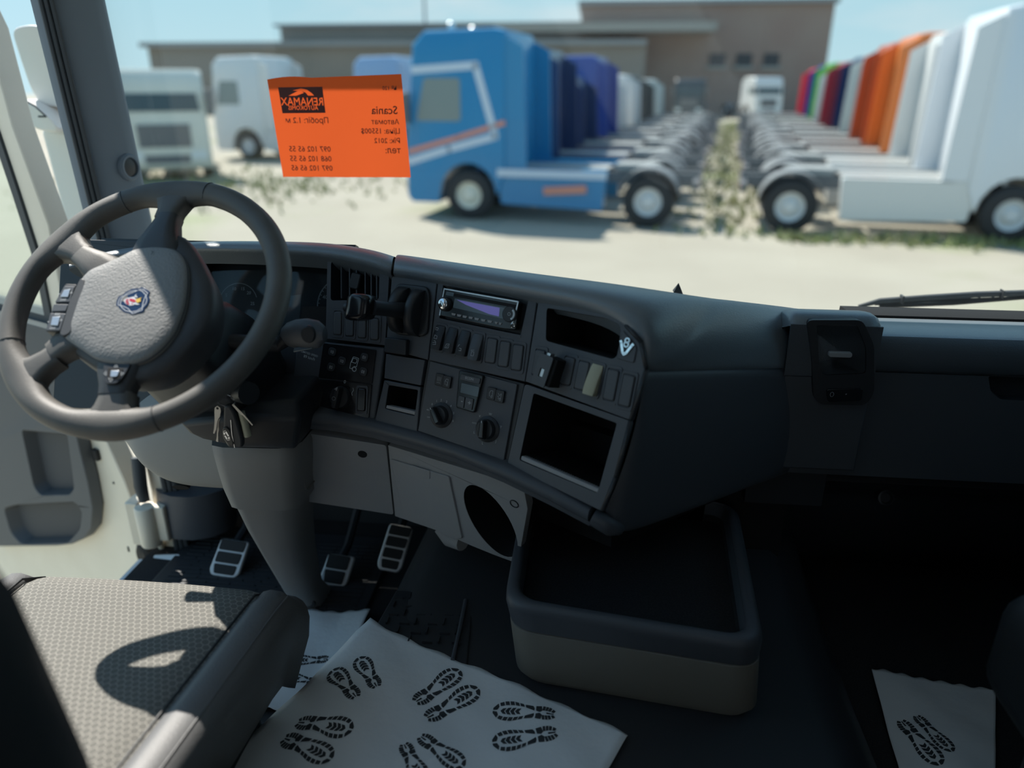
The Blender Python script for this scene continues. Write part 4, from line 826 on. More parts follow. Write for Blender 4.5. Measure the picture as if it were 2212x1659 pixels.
# gear stalk on the right
def pt(x, y, Y): return Yp(x, y, Y)
MB().tube([along(.12) + fW.u * .05, pt(600, 745, 1.14), pt(622, 728, 1.13)], [.014, .013, .014], 12).build('stalk', M['plastic_black'], colm)
A, Bq = pt(612, 722, 1.13), pt(702, 722, 1.10); fk = Frame(A, V((.1, -.15, 1)), (0, 1, 0)); rings = []
for t_, a, c in ((0, .012, .010), (.12, .020, .015), (.35, .0255, .017), (.6, .027, .0175), (.85, .023, .016), (1, .013, .010)):
    rings.append([A.lerp(Bq, t_) + V((0, -.3 * a * c * 0, 0)) + V((0, 0, 1)) * a * math.sin(6.2832 * k / 16) + V((.1, 1, 0)).normalized() * c * math.cos(6.2832 * k / 16) for k in range(16)])
gs = MB().loft(rings).build('stalk_knob', M['switch'], colm, smooth=70, recalc=True)
MB().lathe(Frame(A.lerp(Bq, .72) + V((0, -.017, .006)), (1, 0, 0), (0, .1, 1)), [(.012, -.004), (.012, .003), (.010, .005), (.001, .005)], 20, 1.2).build('knob_button', M['plastic_black'], gs)
MB().fbox(Frame(A.lerp(Bq, .5) + V((0, -.014, -.019)), (1, -.1, .25), (0, -.5, -.4)), -.016, -.004, 0, .020, .004, .003).build('knob_window', M['lcd_grey'], gs, bevel=.001)
MB().tube([along(.13) - fW.u * .07, along(.125) - fW.u * .11, along(.12) - fW.u * .15], [.010, .010, .013], 10).build('stalk', M['plastic_grey'], colm)
MB().tube([along(.20) + fW.u * .06 - fW.v * .05, along(.17) + fW.u * .11 - fW.v * .07], [.020, .019], 16).build('ignition_lock', M['plastic_black'], colm)
# ================================================================== keys
ky = thing('key_bunch', 'bunch of keys with a black remote fob hanging from the ignition', 'keys')
KY = 1.065
fKy = Frame((0, KY, 0), (1, 0, 0), (0, 0, 1)); K = lambda x, y: fKy.px(440 + x * .0784, 850 + y * .0784)
c_ = K(600, 190); MB().tube([fKy.p(c_[0] + .0155 * math.cos(6.2832 * i / 26), c_[1] + .0125 * math.sin(6.2832 * i / 26), .004 * math.sin(6.2832 * i / 26)) for i in range(26)], .0009, 6, True).build('key_ring', M['chrome'], ky)
kk = MB().plate(fKy, rnd([K(330, 460), K(340, 360), K(415, 310), K(490, 360), K(505, 460), K(480, 620), K(440, 660), K(400, 800), K(380, 950), K(330, 1080), K(295, 1070), K(320, 940), K(335, 760), K(335, 640)], .001), [circ(.0022, 10, *K(415, 380))], .002, .0045).build('key', M['steel_worn'], ky, bevel=.0004)
MB().prism(fKy, [K(470, 690), K(430, 780), K(430, 1000), K(405, 1100), K(410, 1330), K(385, 1340), K(340, 1310), K(365, 1180), K(370, 1000), K(395, 820), K(420, 700)], -.002, .0005).build('key', M['steel_worn'], ky, bevel=.0004)
fo = MB().prism(fKy, rnd([K(560, 330), K(720, 300), K(860, 520), K(980, 900), K(1080, 1250), K(1080, 1490), K(890, 1490), K(680, 1490), K(560, 1250), K(540, 900)], .006), -.010, .002).build('fob', M['plastic_black'], ky, bevel=.004, seg=3)
MB().prism(fKy, rnd([K(545, 930), K(640, 880), K(760, 1000), K(870, 1410), K(700, 1400), K(560, 1200)], .006), .001, .0045).build('fob_face', M['fob'], fo, bevel=.0015)
c_ = K(670, 1130); b = MB(); b.strokes(fKy, [[K(600, 1020), K(640, 1000), K(730, 1150), K(740, 1230), K(690, 1230), K(620, 1110), K(600, 1020)]], .0028, .0055); b.build('fob_emblem', M['chrome'], fo)
MB().tube([fKy.p(*K(870, 1480), .002), fKy.p(*K(800, 1100), .003), fKy.p(*K(770, 700), .003)], .0008, 5).build('fob_edge', M['chrome'], fo)
MB().tube([fKy.p(*K(980, 560), -.008), fKy.p(*K(1080, 900), -.008), fKy.p(*K(1160, 1230), -.008)], [.0055, .006, .0065], 12).build('paper_roll', M['khaki'], ky)
MB().prism(fKy, [K(760, 330), K(800, 300), K(1100, 600), K(1340, 880), K(1320, 900), K(1060, 620), K(960, 560)], -.004, -.002).build('key', M['steel_worn'], ky)
# ================================================================== pedals
def pedal(name, label, c, Y, w_, h, pads, rot=0.0, tl=50, arm=True, metal=None):
    P = Yp(*c, Y); t_ = math.radians(tl); fr = Frame(P, (math.cos(rot), 0, math.sin(rot)), (0, math.cos(t_), math.sin(t_)))
    o = thing(name, label, 'pedal')
    q = [(-w_ * .40, -h / 2), (w_ * .30, -h / 2), (w_ * .42, -h * .38), (w_ * .5, h / 2), (-w_ * .38, h / 2), (-w_ * .5, -h * .36)]
    MB().prism(fr, rnd(q, .008), -.014, 0).build('pedal_plate', metal or M['pedal_metal'], o, bevel=.003)
    g = h / pads
    for i in range(pads):
        y0 = -h / 2 + g * i + (.006 if i == 0 else .003); y1 = -h / 2 + g * (i + 1) - .001; sk = .10
        l0 = -w_ * (.46 - .02 * i) + .004; MB().prism(fr, rnd([(l0 + (.006 if i == 0 else 0), y0), (w_ * (.32 + .06 * i) - .004, y0), (w_ * (.36 + .06 * i) - .004, y1), (l0 + .002, y1)], .005), -.002, .0025).build('rubber_pad', M['rubber'], o, bevel=.001)
    if arm: MB().tube([fr.p(0, h * .3, -.016), fr.p(0, h * .9, -.06), fr.p(0, h * 2.2, -.08)], .011, 8).build('pedal_arm', M['plastic_black'], o)
    return o
pedal('clutch_pedal', 'silver-edged pedal left of the column pedestal', (494, 1206), 1.44, .082, .090, 3, -.10)
pedal('brake_pedal', 'silver-edged pedal just right of the column pedestal', (727, 1232), 1.43, .074, .074, 2, -.12)
pedal('accelerator_pedal', 'tall silver-edged pedal beside the engine tunnel', (852, 1184), 1.46, .066, .110, 4, -.15)
fo_ = thing('foot_plate', 'small bright metal foot plate by the door sill', 'foot plate'); P = Yp(357, 1222, 1.47)
MB().prism(Frame(P, (1, 0, .1), (0, .62, .78)), rnd(rect(.072, .056), .006), -.004, 0).build('plate', M['pedal_metal'], fo_, bevel=.0015)
MB().fbox(Frame(P, (1, 0, .1), (0, .62, .78)), -.02, -.025, -.05, .02, .03, -.003).build('bracket', M['rubber'], fo_)
MB().loft([[Yp(x, y, 1.58) + V((.10 * math.cos(a), .08 * math.sin(a), 0)) for a in [6.2832 * k / 14 for k in range(14)]] for x, y in ((420, 1040), (425, 1100), (430, 1130))]).build('wiper_motor_cover', M['plastic'], dash, smooth=60, recalc=True)
# ================================================================== driver's seat
seat = thing('driver_seat', "driver's seat with grey honeycomb fabric and leather bolsters", 'seat')
KS = 1.1377
def sz(x, y, top=.36):                                    # height of the cushion
    z = top; yy = y / KS
    if yy > .80: t_ = min(1, (yy - .80) / .055); z -= .05 * (1 - math.sqrt(max(0, 1 - t_ * t_)))
    z += .006 * math.cos((x + .70) * 7)
    return z
def xr(y): return KS * (-.447 - .075 * (.83 - y / KS))     # right seam
def xl(y): return KS * (-.800 + .01 * (.83 - y / KS))
Y0, Y1 = .40, .973
rows = []
for j in range(24):
    y = Y0 + (Y1 - Y0) * j / 23; row = []
    for i in range(17):
        t_ = i / 16; x = xl(y) + (xr(y) - xl(y)) * t_; e = min(t_, 1 - t_); row.append(V((x, y, sz(x, y) - (.006 if e < .01 else 0))))
    rows.append(row)
fr_ = [V((q.x, Y1 + .003, q.z - .03)) for q in rows[-1]]; fr2 = [V((q.x, Y1 - .01, q.z - .12)) for q in rows[-1]]
MB().loft(rows + [fr_, fr2], False, False).build('cushion', M['seat_fabric'], seat, smooth=70)
def bolster(sgn, name):
    rings = []
    for j in range(16):
        y = Y0 + (Y1 + .007 - Y0) * j / 15; xs = xr(y) if sgn > 0 else xl(y); z = sz(xs, y) - .004; taper = 1.13 - .27 * max(0, (y / KS - .74) / .12)
        rings.append([V((xs + sgn * a * taper, y, z + c)) for a, c in ((0, -.002), (.004, .006), (.018, .011), (.036, .009), (.050, .001), (.059, -.014), (.062, -.035), (.055, -.08), (.036, -.13), (.014, -.19), (.0, -.19))])
    e = rings[-1]; cx = sum(q.x for q in e) / len(e)
    tip = [[V((cx + (q.x - cx) * k, Y1 + d, .245 + (q.z - .245) * kz)) for q in e] for k, d, kz in ((.93, .018, .93), (.75, .027, .80), (.4, .031, .55))]
    return MB().loft(rings + tip).build(name, M['leather_seat'], seat, smooth=70, recalc=True)
bolster(1, 'bolster'); bolster(-1, 'bolster')
for sgn in (1, -1):
    q = [V(((xr(y) if sgn > 0 else xl(y)), y, sz(xr(y), y) + .003)) for y in [Y0 + .02 + (Y1 - Y0 - .025) * i / 12 for i in range(13)]]; MB().tube(q, .0022, 6).build('piping', M['leather_seat_dark'], seat)
    q = [V(((xr(y) + .050 if sgn > 0 else xl(y) - .050), y, sz(xr(y), y) + .0010)) for y in [Y0 + .02 + (Y1 - Y0 - .06) * i / 12 for i in range(13)]]; MB().tube(q, .0012, 6).build('stitching', M['leather_seat'], seat)
MB().box((-.93, .42, .02), (-.52, .92, .25)).build('seat_base', M['leather_seat_dark'], seat, bevel=.03)
# backrest edge close to the camera
rings = []
for z, y0, y1, x1 in ((.30, .30, .43, -.385), (.58, .28, .43, -.398), (.757, .26, .42, -.408), (.95, .20, .38, -.43), (1.15, .12, .30, -.45)):
    rings.append([V((-.95, y0, z)), V((-.95, y1, z)), V((-.88, y1 + .02, z)), V((-.50, y1 + .02, z)), V((x1 - .02, y1 + .005, z)), V((x1, y1 - .04, z)), V((x1, y0 + .02, z)), V((x1 - .03, y0, z))])
MB().loft(rings).build('backrest', M['leather_seat_dark'], seat, smooth=60, recalc=True)
ps = thing('passenger_seat', 'dark passenger seat at the right edge of the view', 'seat')
MB().box((.585, .12, .30), (1.05, .93, .48)).build('cushion', M['leather_seat_dark'], ps, bevel=.05, seg=4)
MB().box((.56, -.02, .42), (1.05, .14, 1.25)).build('backrest', M['leather_seat_dark'], ps, bevel=.05, seg=4)
MB().box((.64, .20, .0), (1.02, .86, .31)).build('seat_base', M['leather_seat_dark'], ps, bevel=.02)
# ================================================================== storage box on the tunnel
bx = thing('storage_box', 'dark open-topped storage box with rounded rim on the engine tunnel', 'storage box')
FZ, TZ = .15, .335
FLp, FRp = Zp(1110, 1478, FZ), Zp(1640, 1568, FZ); TLp, TRp = Zp(1090, 1302, TZ), Zp(1650, 1392, TZ)
def boxring(z, k, inset=0.0, back=1.34):
    a, c = TLp.lerp(FLp, k), TRp.lerp(FRp, k); a = V((a.x + inset, a.y + inset, 0)); c = V((c.x - inset, c.y + inset, 0)); r_ = .05 - inset * .5
    poly = [(a.x, a.y), (c.x, c.y), (c.x + .03, back), (a.x + .0, back)]
    return [V((x, y, z)) for x, y in rnd(poly, max(r_, .01), 6)]
r_out = [boxring(FZ - .0, 1.0, .012), boxring(FZ + .02, .95), boxring(TZ - .058, .32, -.001), boxring(TZ - .056, .31, .002)]
MB().loft(r_out).build('body', M['box_plastic'], bx, smooth=50, recalc=True)
MB().loft([boxring(TZ - .054, .30, -.001), boxring(TZ - .02, .1, -.004), boxring(TZ - .006, .02, -.002), boxring(TZ, 0, .004), boxring(TZ + .001, 0, .014), boxring(TZ - .004, 0, .020), boxring(TZ - .03, .0, .024)], True, False).build('rim', M['plastic'], bx, smooth=60, recalc=True)
b = MB().loft([boxring(TZ - .003, 0, .0195), boxring(TZ - .045, 0, .026)], True, False); q = boxring(TZ - .045, 0, .026); b.add(q, [tuple(range(len(q)))]).build('tray_mat', M['carpet'], bx, smooth=40)
# ================================================================== rubber mats
rm = thing('floor_mat', "black ribbed rubber mat in the driver's footwell", 'floor mat')
MB().box((-1.02, .95, .001), (-.475, 1.62, .010)).build('mat_base', M['mat_rubber'], rm, bevel=.003)
b = MB(); rg = random.Random(5)
for i in range(34):
    y = 1.06 + i * .0155; x = -.99
    while x < -.51:
        l = rg.uniform(.03, .07); b.box((x, y, .009), (min(x + l, -.50), y + .005, .0125)); x += l + .006
o = b.build('ribs', M['mat_rubber'], rm, smooth=0); o['kind'] = 'stuff'
tm = thing('tunnel_mat', 'black rubber tread mat with raised bars on the engine tunnel', 'floor mat')
Pm = [Zp(x, y, .158) for x, y in ((838, 1290), (1003, 1300), (975, 1425), (800, 1420))]
MB().add([p_ + V((0, 0, z)) for z in (-.012, .001) for p_ in (V((-.37, 1.23, .150)), V((-.205, 1.215, .163)), V((-.185, .98, .155)), V((-.40, .98, .145)))], [(3, 2, 1, 0), (4, 5, 6, 7), (0, 1, 5, 4), (1, 2, 6, 5), (2, 3, 7, 6), (3, 0, 4, 7)]).build('mat_base', M['mat_rubber'], tm, bevel=.003, recalc=True)
b = MB()
for i in range(6):
    for j in range(6):
        x, y = -.365 + .028 * i, 1.075 + .025 * j; z = .149 + .06 * (x + .375); hz = (i + j) % 2
        b.box((x, y, z), (x + (.018 if hz else .003), y + (.003 if hz else .018), z + .0055))
o = b.build('tread_bars', M['mat_rubber'], tm, smooth=0); o['kind'] = 'stuff'
MB().tube([Zp(1006, 1296, .17), Zp(995, 1350, .165), Zp(978, 1425, .160)], .004, 8).build('mat_edge', M['plastic'], tm)
# ================================================================== paper floor sheets with printed soles
def sole_polys():
    out = []; hw = lambda t_: (.036 * math.sin(math.pi * min(1, (t_ / .30) * .5 + .0)) if t_ < .15 else 0)
    def w_(t_):                                             # half width, t_=0 heel .. 1 toe
        pts = [(0, .0), (.04, .018), (.12, .029), (.22, .031), (.34, .027), (.44, .026), (.56, .034), (.70, .043), (.82, .042), (.92, .033), (.975, .018), (1, 0)]
        for (a, x), (c, y) in zip(pts[:-1], pts[1:]):
            if t_ <= c: return x + (y - x) * (t_ - a) / (c - a)
        return 0
    L = .27
    def blk(t0, t1, i0, i1, s, skew=0.0):                    # a tread block on side s between inner and outer fractions
        return [(s * w_(t0) * i1, t0 * L), (s * w_(t1) * i1, t1 * L), (s * max(w_(t1), .012) * i0, (t1 + skew) * L), (s * max(w_(t0), .012) * i0, (t0 + skew) * L)]
    for s in (-1, 1):
        for k in range(5): t0 = .53 + k * .078; out.append(blk(t0, t0 + .062, .62, 1, s, -.02))
        out.append([(s * .004, .93 * L), (s * .018, .905 * L), (s * w_(.925), .925 * L), (s * w_(.96), .96 * L), (s * .012, .992 * L), (s * .003, .995 * L)])
        out.append([(s * w_(.38), .38 * L), (s * w_(.50), .50 * L), (s * .018, .49 * L), (s * .010, .40 * L), (s * .006, .36 * L), (s * .016, .355 * L)])
        for k, t0 in enumerate((.02, .075, .125, .175)): out.append(blk(t0 + .012, t0 + .05, .36, 1, s, .03 - .006 * k))
        out.append([(s * .002, .27 * L), (s * .006, .33 * L), (s * w_(.33), .335 * L), (s * w_(.25), .25 * L), (s * .010, .235 * L)])
    for k in range(4):
        t0 = .56 + k * .075; x = .017 * (1 - .25 * abs(k - 1.5) / 1.5)
        out.append([(-x, t0 * L), (0, (t0 + .035) * L), (x, t0 * L), (x * .9, (t0 + .055) * L), (0, (t0 + .092) * L), (-x * .9, (t0 + .055) * L)])
    out.append([(-.002, .06 * L), (.002, .06 * L), (.0035, .17 * L), (-.0035, .17 * L)])
    return out
SOLE = sole_polys()
def sheet(name, label, quad, zf, prints, seed):
    o = thing(name, label, 'paper sheet'); rg = random.Random(seed); ph = [rg.random() * 6 for _ in range(6)]
    def wr(x, y): return .0030 * math.sin(23 * x + 9 * y + ph[0]) + .0016 * math.sin(-14 * x + 31 * y + ph[1]) + .0010 * math.sin(57 * x + 41 * y + ph[2])
    H = lambda x, y: zf(x, y) + .0045 + wr(x, y)
    n = 40; rows = []
    for j in range(n + 1):
        row = []
        for i in range(n + 1):
            a, c = i / n, j / n; p_ = quad[0].lerp(quad[1], a).lerp(quad[3].lerp(quad[2], a), c)
            ed = .003 * math.sin(40 * a + ph[3]) * (1 if j in (0, n) else 0)
            row.append(V((p_.x, p_.y + ed, H(p_.x, p_.y))))
        rows.append(row)
    po = MB().loft(rows, False, False).build('paper', M['paper'], o, smooth=80); md = po.modifiers.new('t', 'SOLIDIFY'); md.thickness = .0004; md.offset = -1
    for (hx_, hy), (tx, ty), z0 in prints:
        a, c = Zp(hx_, hy, z0), Zp(tx, ty, z0); d = c - a; d.z = 0; k = d.length / .27; d.normalize(); s_ = V((d.y, -d.x, 0)); b = MB()
        for poly in SOLE:
            q = [a + s_ * x * k * 1.2 + d * y * k for x, y in poly]; b.add([V((p_.x, p_.y, H(p_.x, p_.y) + .0012)) for p_ in q], [tuple(range(len(q)))])
        b.build('printed_sole', M['paper_print'], o, smooth=0)
    return o
zt_ = lambda x, y: .1555 - .30 * max(0, -.41 - x) + (.0 if y < 1.1 else (y - 1.1) * .1)
Q = [Zp(800, 1347, .155), Zp(1356, 1590, .155), V((-.02, .36, 0)), V((-.80 + .24, .62, 0))]
Q = [Zp(800, 1347, .155), Zp(1356, 1590, .155), Zp(1240, 1790, .155), Zp(440, 1640, .155)]
sheet('paper_sheet', 'large grey paper floor sheet printed with dark shoe soles, in the middle', Q, zt_, [((773, 1519), (717, 1448), .155), ((817, 1497), (775, 1426), .155), ((893, 1526), (994, 1452), .155), ((916, 1558), (1034, 1490), .155), ((1204, 1553), (1064, 1538), .155), ((1208, 1592), (1063, 1612), .155), ((636, 1553), (763, 1584), .155), ((607, 1582), (717, 1644), .155), ((871, 1610), (915, 1700), .155), ((904, 1594), (1002, 1662), .155)], 1)
zf0 = lambda x, y: .0125 + .02 * max(0, (x + .52)) * 6
Q = [Zp(600, 1324, .02), Zp(801, 1322, .02), Zp(700, 1420, .02), Zp(520, 1480, .02)]
Q = [V((-.72, 1.315, 0)), Zp(800, 1322, .02), V((-.47, 1.02, 0)), V((-.78, 1.02, 0))]
sheet('paper_sheet', 'small bright paper floor sheet with printed soles, beside the driver seat', Q, zf0, [((592, 1432), (655, 1361), .02), ((712, 1418), (628, 1424), .02), ((690, 1470), (615, 1460), .02)], 2)
Q = [Zp(1882, 1447, .01), Zp(2152, 1487, .01), Zp(2150, 1720, .01), Zp(1960, 1720, .01)]
sheet('paper_sheet', 'dim paper floor sheet with printed soles, in the dark passenger footwell', Q, lambda x, y: .004, [((1942, 1553), (2031, 1655), .01), ((1976, 1543), (2056, 1628), .01)], 3)
# ================================================================== orange price sheet on the windscreen
pr = thing('price_sheet', 'orange price sheet taped to the windscreen, lettering reversed', 'sign')
SY = 1.712
fS = Frame((0, SY, 0), (1, 0, 0), (0, -.05, 1)); S_ = lambda x, y: fS.px(560 + x * .16275, 140 + y * .16275)
cs = [S_(105, 195), S_(1885, 122), S_(2010, 1495), S_(318, 1488)]
def SP(a, c): return [cs[0][k] * (1 - a) * (1 - c) + cs[1][k] * a * (1 - c) + cs[2][k] * a * c + cs[3][k] * (1 - a) * c for k in (0, 1)]
rows = []
for j in range(17):
    row = []
    for i in range(25):
        a, c = i / 24, j / 16; u, v = SP(a, c); bow = .010 * math.sin(math.pi * a) * (1 - c) * .0 - .004 * math.sin(3 * math.pi * a) * c
        if j == 0: v += .004 * math.sin(math.pi * min(1, a * 3)) * (1 if a < .34 else 0)
        row.append(fS.p(u, v, bow * .3))
    rows.append(row)
po = MB().loft(rows, False, False).build('paper', M['orange_paper'], pr, smooth=80)
# dark tape band folded along the top
def w_off(u): return .0032
b = MB()
def stx(tx, x, y, size, right=None, sxx=1.0, w0=.0036):
    u, v = S_(x, y); b.text(fS, tx, size, u, v, w0, mirror=True, sx=sxx)
for tx, x, y, sz_ in (('Scania', 1668, 605, .0235), ('Автомат', 1678, 757, .0150), ('Ціна: 15500$', 1616, 880, .0155), ('Рік: 2012', 1705, 1008, .0150), ('тел:', 1780, 1135, .0190), ('№ 120', 1735, 310, .0110),
                      ('Пробіг: 1.2 м', 642, 738, .0165), ('097 102 65 55', 678, 1118, .0165), ('068 102 65 55', 690, 1246, .0165), ('097 102 65 65', 706, 1370, .0165)):
    b = MB(); stx(tx, x, y, sz_); b.build('lettering', M['text_brown'], pr)
# logo block: a printed rectangle with the name and the arrow left blank
lb = MB().prism(fS, [S_(258, 298), S_(843, 290), S_(886, 636), S_(316, 642)], .0030, .0033).build('logo_block', M['logo_brown'], pr, smooth=0)
def cut(o, cutter):
    c = cutter.build('cutter', M['logo_brown'], None, smooth=0); md = c.modifiers.new('t', 'SOLIDIFY'); md.thickness = .004; md.offset = 0
    bo = o.modifiers.new('cut', 'BOOLEAN'); bo.operation = 'DIFFERENCE'; bo.object = c; bo.solver = 'EXACT'; bo.use_self = True
    bpy.context.view_layer.update(); me = bpy.data.meshes.new_from_object(o.evaluated_get(bpy.context.evaluated_depsgraph_get()))
    o.modifiers.remove(bo); o.data = me; bpy.data.objects.remove(c)
b = MB(); stx('RENAMAX', 578, 492, .0225, w0=.00315, sxx=.90); cut(lb, b)
b = MB(); b.flat(fS, [S_(395, 410), S_(520, 345), S_(450, 340), S_(560, 312), S_(640, 330), S_(700, 372), S_(735, 408), S_(655, 408), S_(620, 365), S_(570, 350), S_(600, 372), S_(495, 410)], .00315); cut(lb, b)
b = MB(); stx('AUTOKOMIS', 590, 572, .0122, w0=.00315, sxx=.95); cut(lb, b)
# ================================================================== wiper outside, small fin on the dash
wp = thing('windscreen_wiper', 'black windscreen wiper resting outside at the lower right', 'wiper')
W_ = lambda x, y, Y: Yp(x, y, Y)
MB().tube([W_(1855, 662, 1.80), W_(1900, 650, 1.80), W_(2000, 643, 1.80), W_(2110, 636, 1.80), W_(2240, 632, 1.80)], [.005, .007, .0075, .0075, .0075], 8).build('wiper_frame', M['trim_seal'], wp)
MB().tube([W_(1900, 662, 1.80), W_(2060, 655, 1.80), W_(2240, 640, 1.80)], .005, 6).build('wiper_arm', M['rubber'], wp)
MB().tube([W_(1890, 657, 1.80), W_(2000, 650, 1.80), W_(2240, 642, 1.80)], .0035, 6).build('wiper_blade', M['rubber'], wp)
for x, y in ((1948, 646), (2164, 634)): MB().box(W_(x - 8, y + 7, 1.805), W_(x + 8, y - 6, 1.785)).build('wiper_clip', M['plastic_black'], wp, bevel=.002)
for x in (2095, 2115, 2145, 2185): MB().tube([W_(x, 639, 1.80), W_(x, 648, 1.80)], .003, 6).build('wiper_link', M['plastic_black'], wp)
fn = thing('dash_fin', 'tiny dark pointed fin behind the crest of the dash', 'fin'); P = [Yp(1455, 632, 1.5), Yp(1475, 634, 1.5), Yp(1466, 611, 1.5)]
MB().add(P + [p_ + V((0, .02, 0)) for p_ in P[:2]] + [Yp(1455, 680, 1.5), Yp(1475, 680, 1.5)], [(0, 1, 2), (4, 3, 2), (3, 0, 2), (1, 4, 2), (0, 5, 6, 1)]).build('fin_blade', M['plastic_black'], fn, smooth=0)
# ================================================================== the truck park
mat('tyre', (.03, .031, .033), .8); mat('wheel_steel', (.62, .64, .65), .5); mat('wheel_cap', (.75, .72, .62), .5)
mat('chassis', (.15, .155, .16), .6); mat('mudguard', (.20, .21, .215), .5); mat('cab_window', (.20, .25, .25), .15); mat('hall_window', (.03, .036, .046), .3); mat('truck_glass', (.06, .085, .095), .12); mat('lamp_red', (.5, .06, .03), .4); mat('lamp_clear', (.7, .75, .75), .2); mat('plate_grey', (.34, .35, .34), .5)
PAINT = {}
def paint(n, c):
    if n not in PAINT: PAINT[n] = mat('paint_' + n, c, .35, coat=.3)
    return PAINT[n]
_mesh = {}
def shared(key, fn):
    if key not in _mesh:
        m = fn().mesh(key[0]); m.materials.append(M['chassis']); m.shade_smooth(); m.set_sharp_from_angle(angle=math.radians(40)); _mesh[key] = m
    return _mesh[key]
def inst(name, key, fn, mt, parent, loc=(0, 0, 0), rot=None):
    o = bpy.data.objects.new(name, shared((name,) + key, fn)); COL.objects.link(o); o.parent = parent; o.location = loc
    if rot: o.rotation_euler = rot
    o.material_slots[0].link = 'OBJECT'; o.material_slots[0].material = mt; return o
FX = Frame((0, 0, 0), (1, 0, 0), (0, 0, 1))          # side view of a truck: x back along its length, z up, normal to -y
def cab_mesh(h, L, low):
    arch = [(1.42 + .66 * math.cos(a), .52 + .66 * math.sin(a)) for a in [math.pi * (.02 + .96 * i / 9) for i in range(10)]]
    prof = [(L, .98), (L, h - .14), (L - .05, h - .04), (L - .25, h), (.52, h - .03), (.26, h - .28), (.20, 2.95 if h > 3.3 else 2.55), (.08, 1.95), (.0, 1.25), (.0, .45), (.10, .34), (.72, .34)] + arch[::-1] 
    b = MB(); cx, cz = 1.1, 2.0; rings = []
    for y, k in ((-1.24, .955), (-1.20, .985), (-1.05, 1.0), (0, 1.0), (1.05, 1.0), (1.20, .985), (1.24, .955)):
        rings.append([V((cx + (x - cx) * k, y, cz + (z - cz) * (k if z > 1.5 else 1))) for x, z in prof])
    return b.loft(rings)
def wheel_tyre(w_): return MB().lathe(Frame((0, w_ / 2, 0), (1, 0, 0), (0, 0, 1)), [(.28, 0), (.46, .0), (.50, .03), (.515, .08), (.515, w_ - .08), (.50, w_ - .03), (.46, w_), (.28, w_)], 28, 1.0, False)
def wheel_rim(w_): return MB().lathe(Frame((0, w_ / 2 - .03, 0), (1, 0, 0), (0, 0, 1)), [(.295, 0), (.295, w_ - .05), (.27, w_ - .07), (.20, w_ - .12), (.15, w_ - .09), (.11, w_ - .04), (.10, w_ - .02), (.001, w_ - .02)], 24)
def wheel_rim_b(w_): return MB().lathe(Frame((0, -w_ / 2 + .03, 0), (-1, 0, 0), (0, 0, 1)), [(.295, 0), (.295, w_ - .05), (.27, w_ - .07), (.20, w_ - .12), (.15, w_ - .09), (.11, w_ - .04), (.10, w_ - .02), (.001, w_ - .02)], 24)
def guard():
    rings = []
    for i in range(13):
        a = math.radians(12 + 156 * i / 12); c, s = math.cos(a), math.sin(a)
        rings.append([V((.62 * c, y, .62 * s)) for y in (-.32, .32)] + [V((.60 * c, y, .60 * s)) for y in (.32, -.32)])
    return MB().loft(rings)
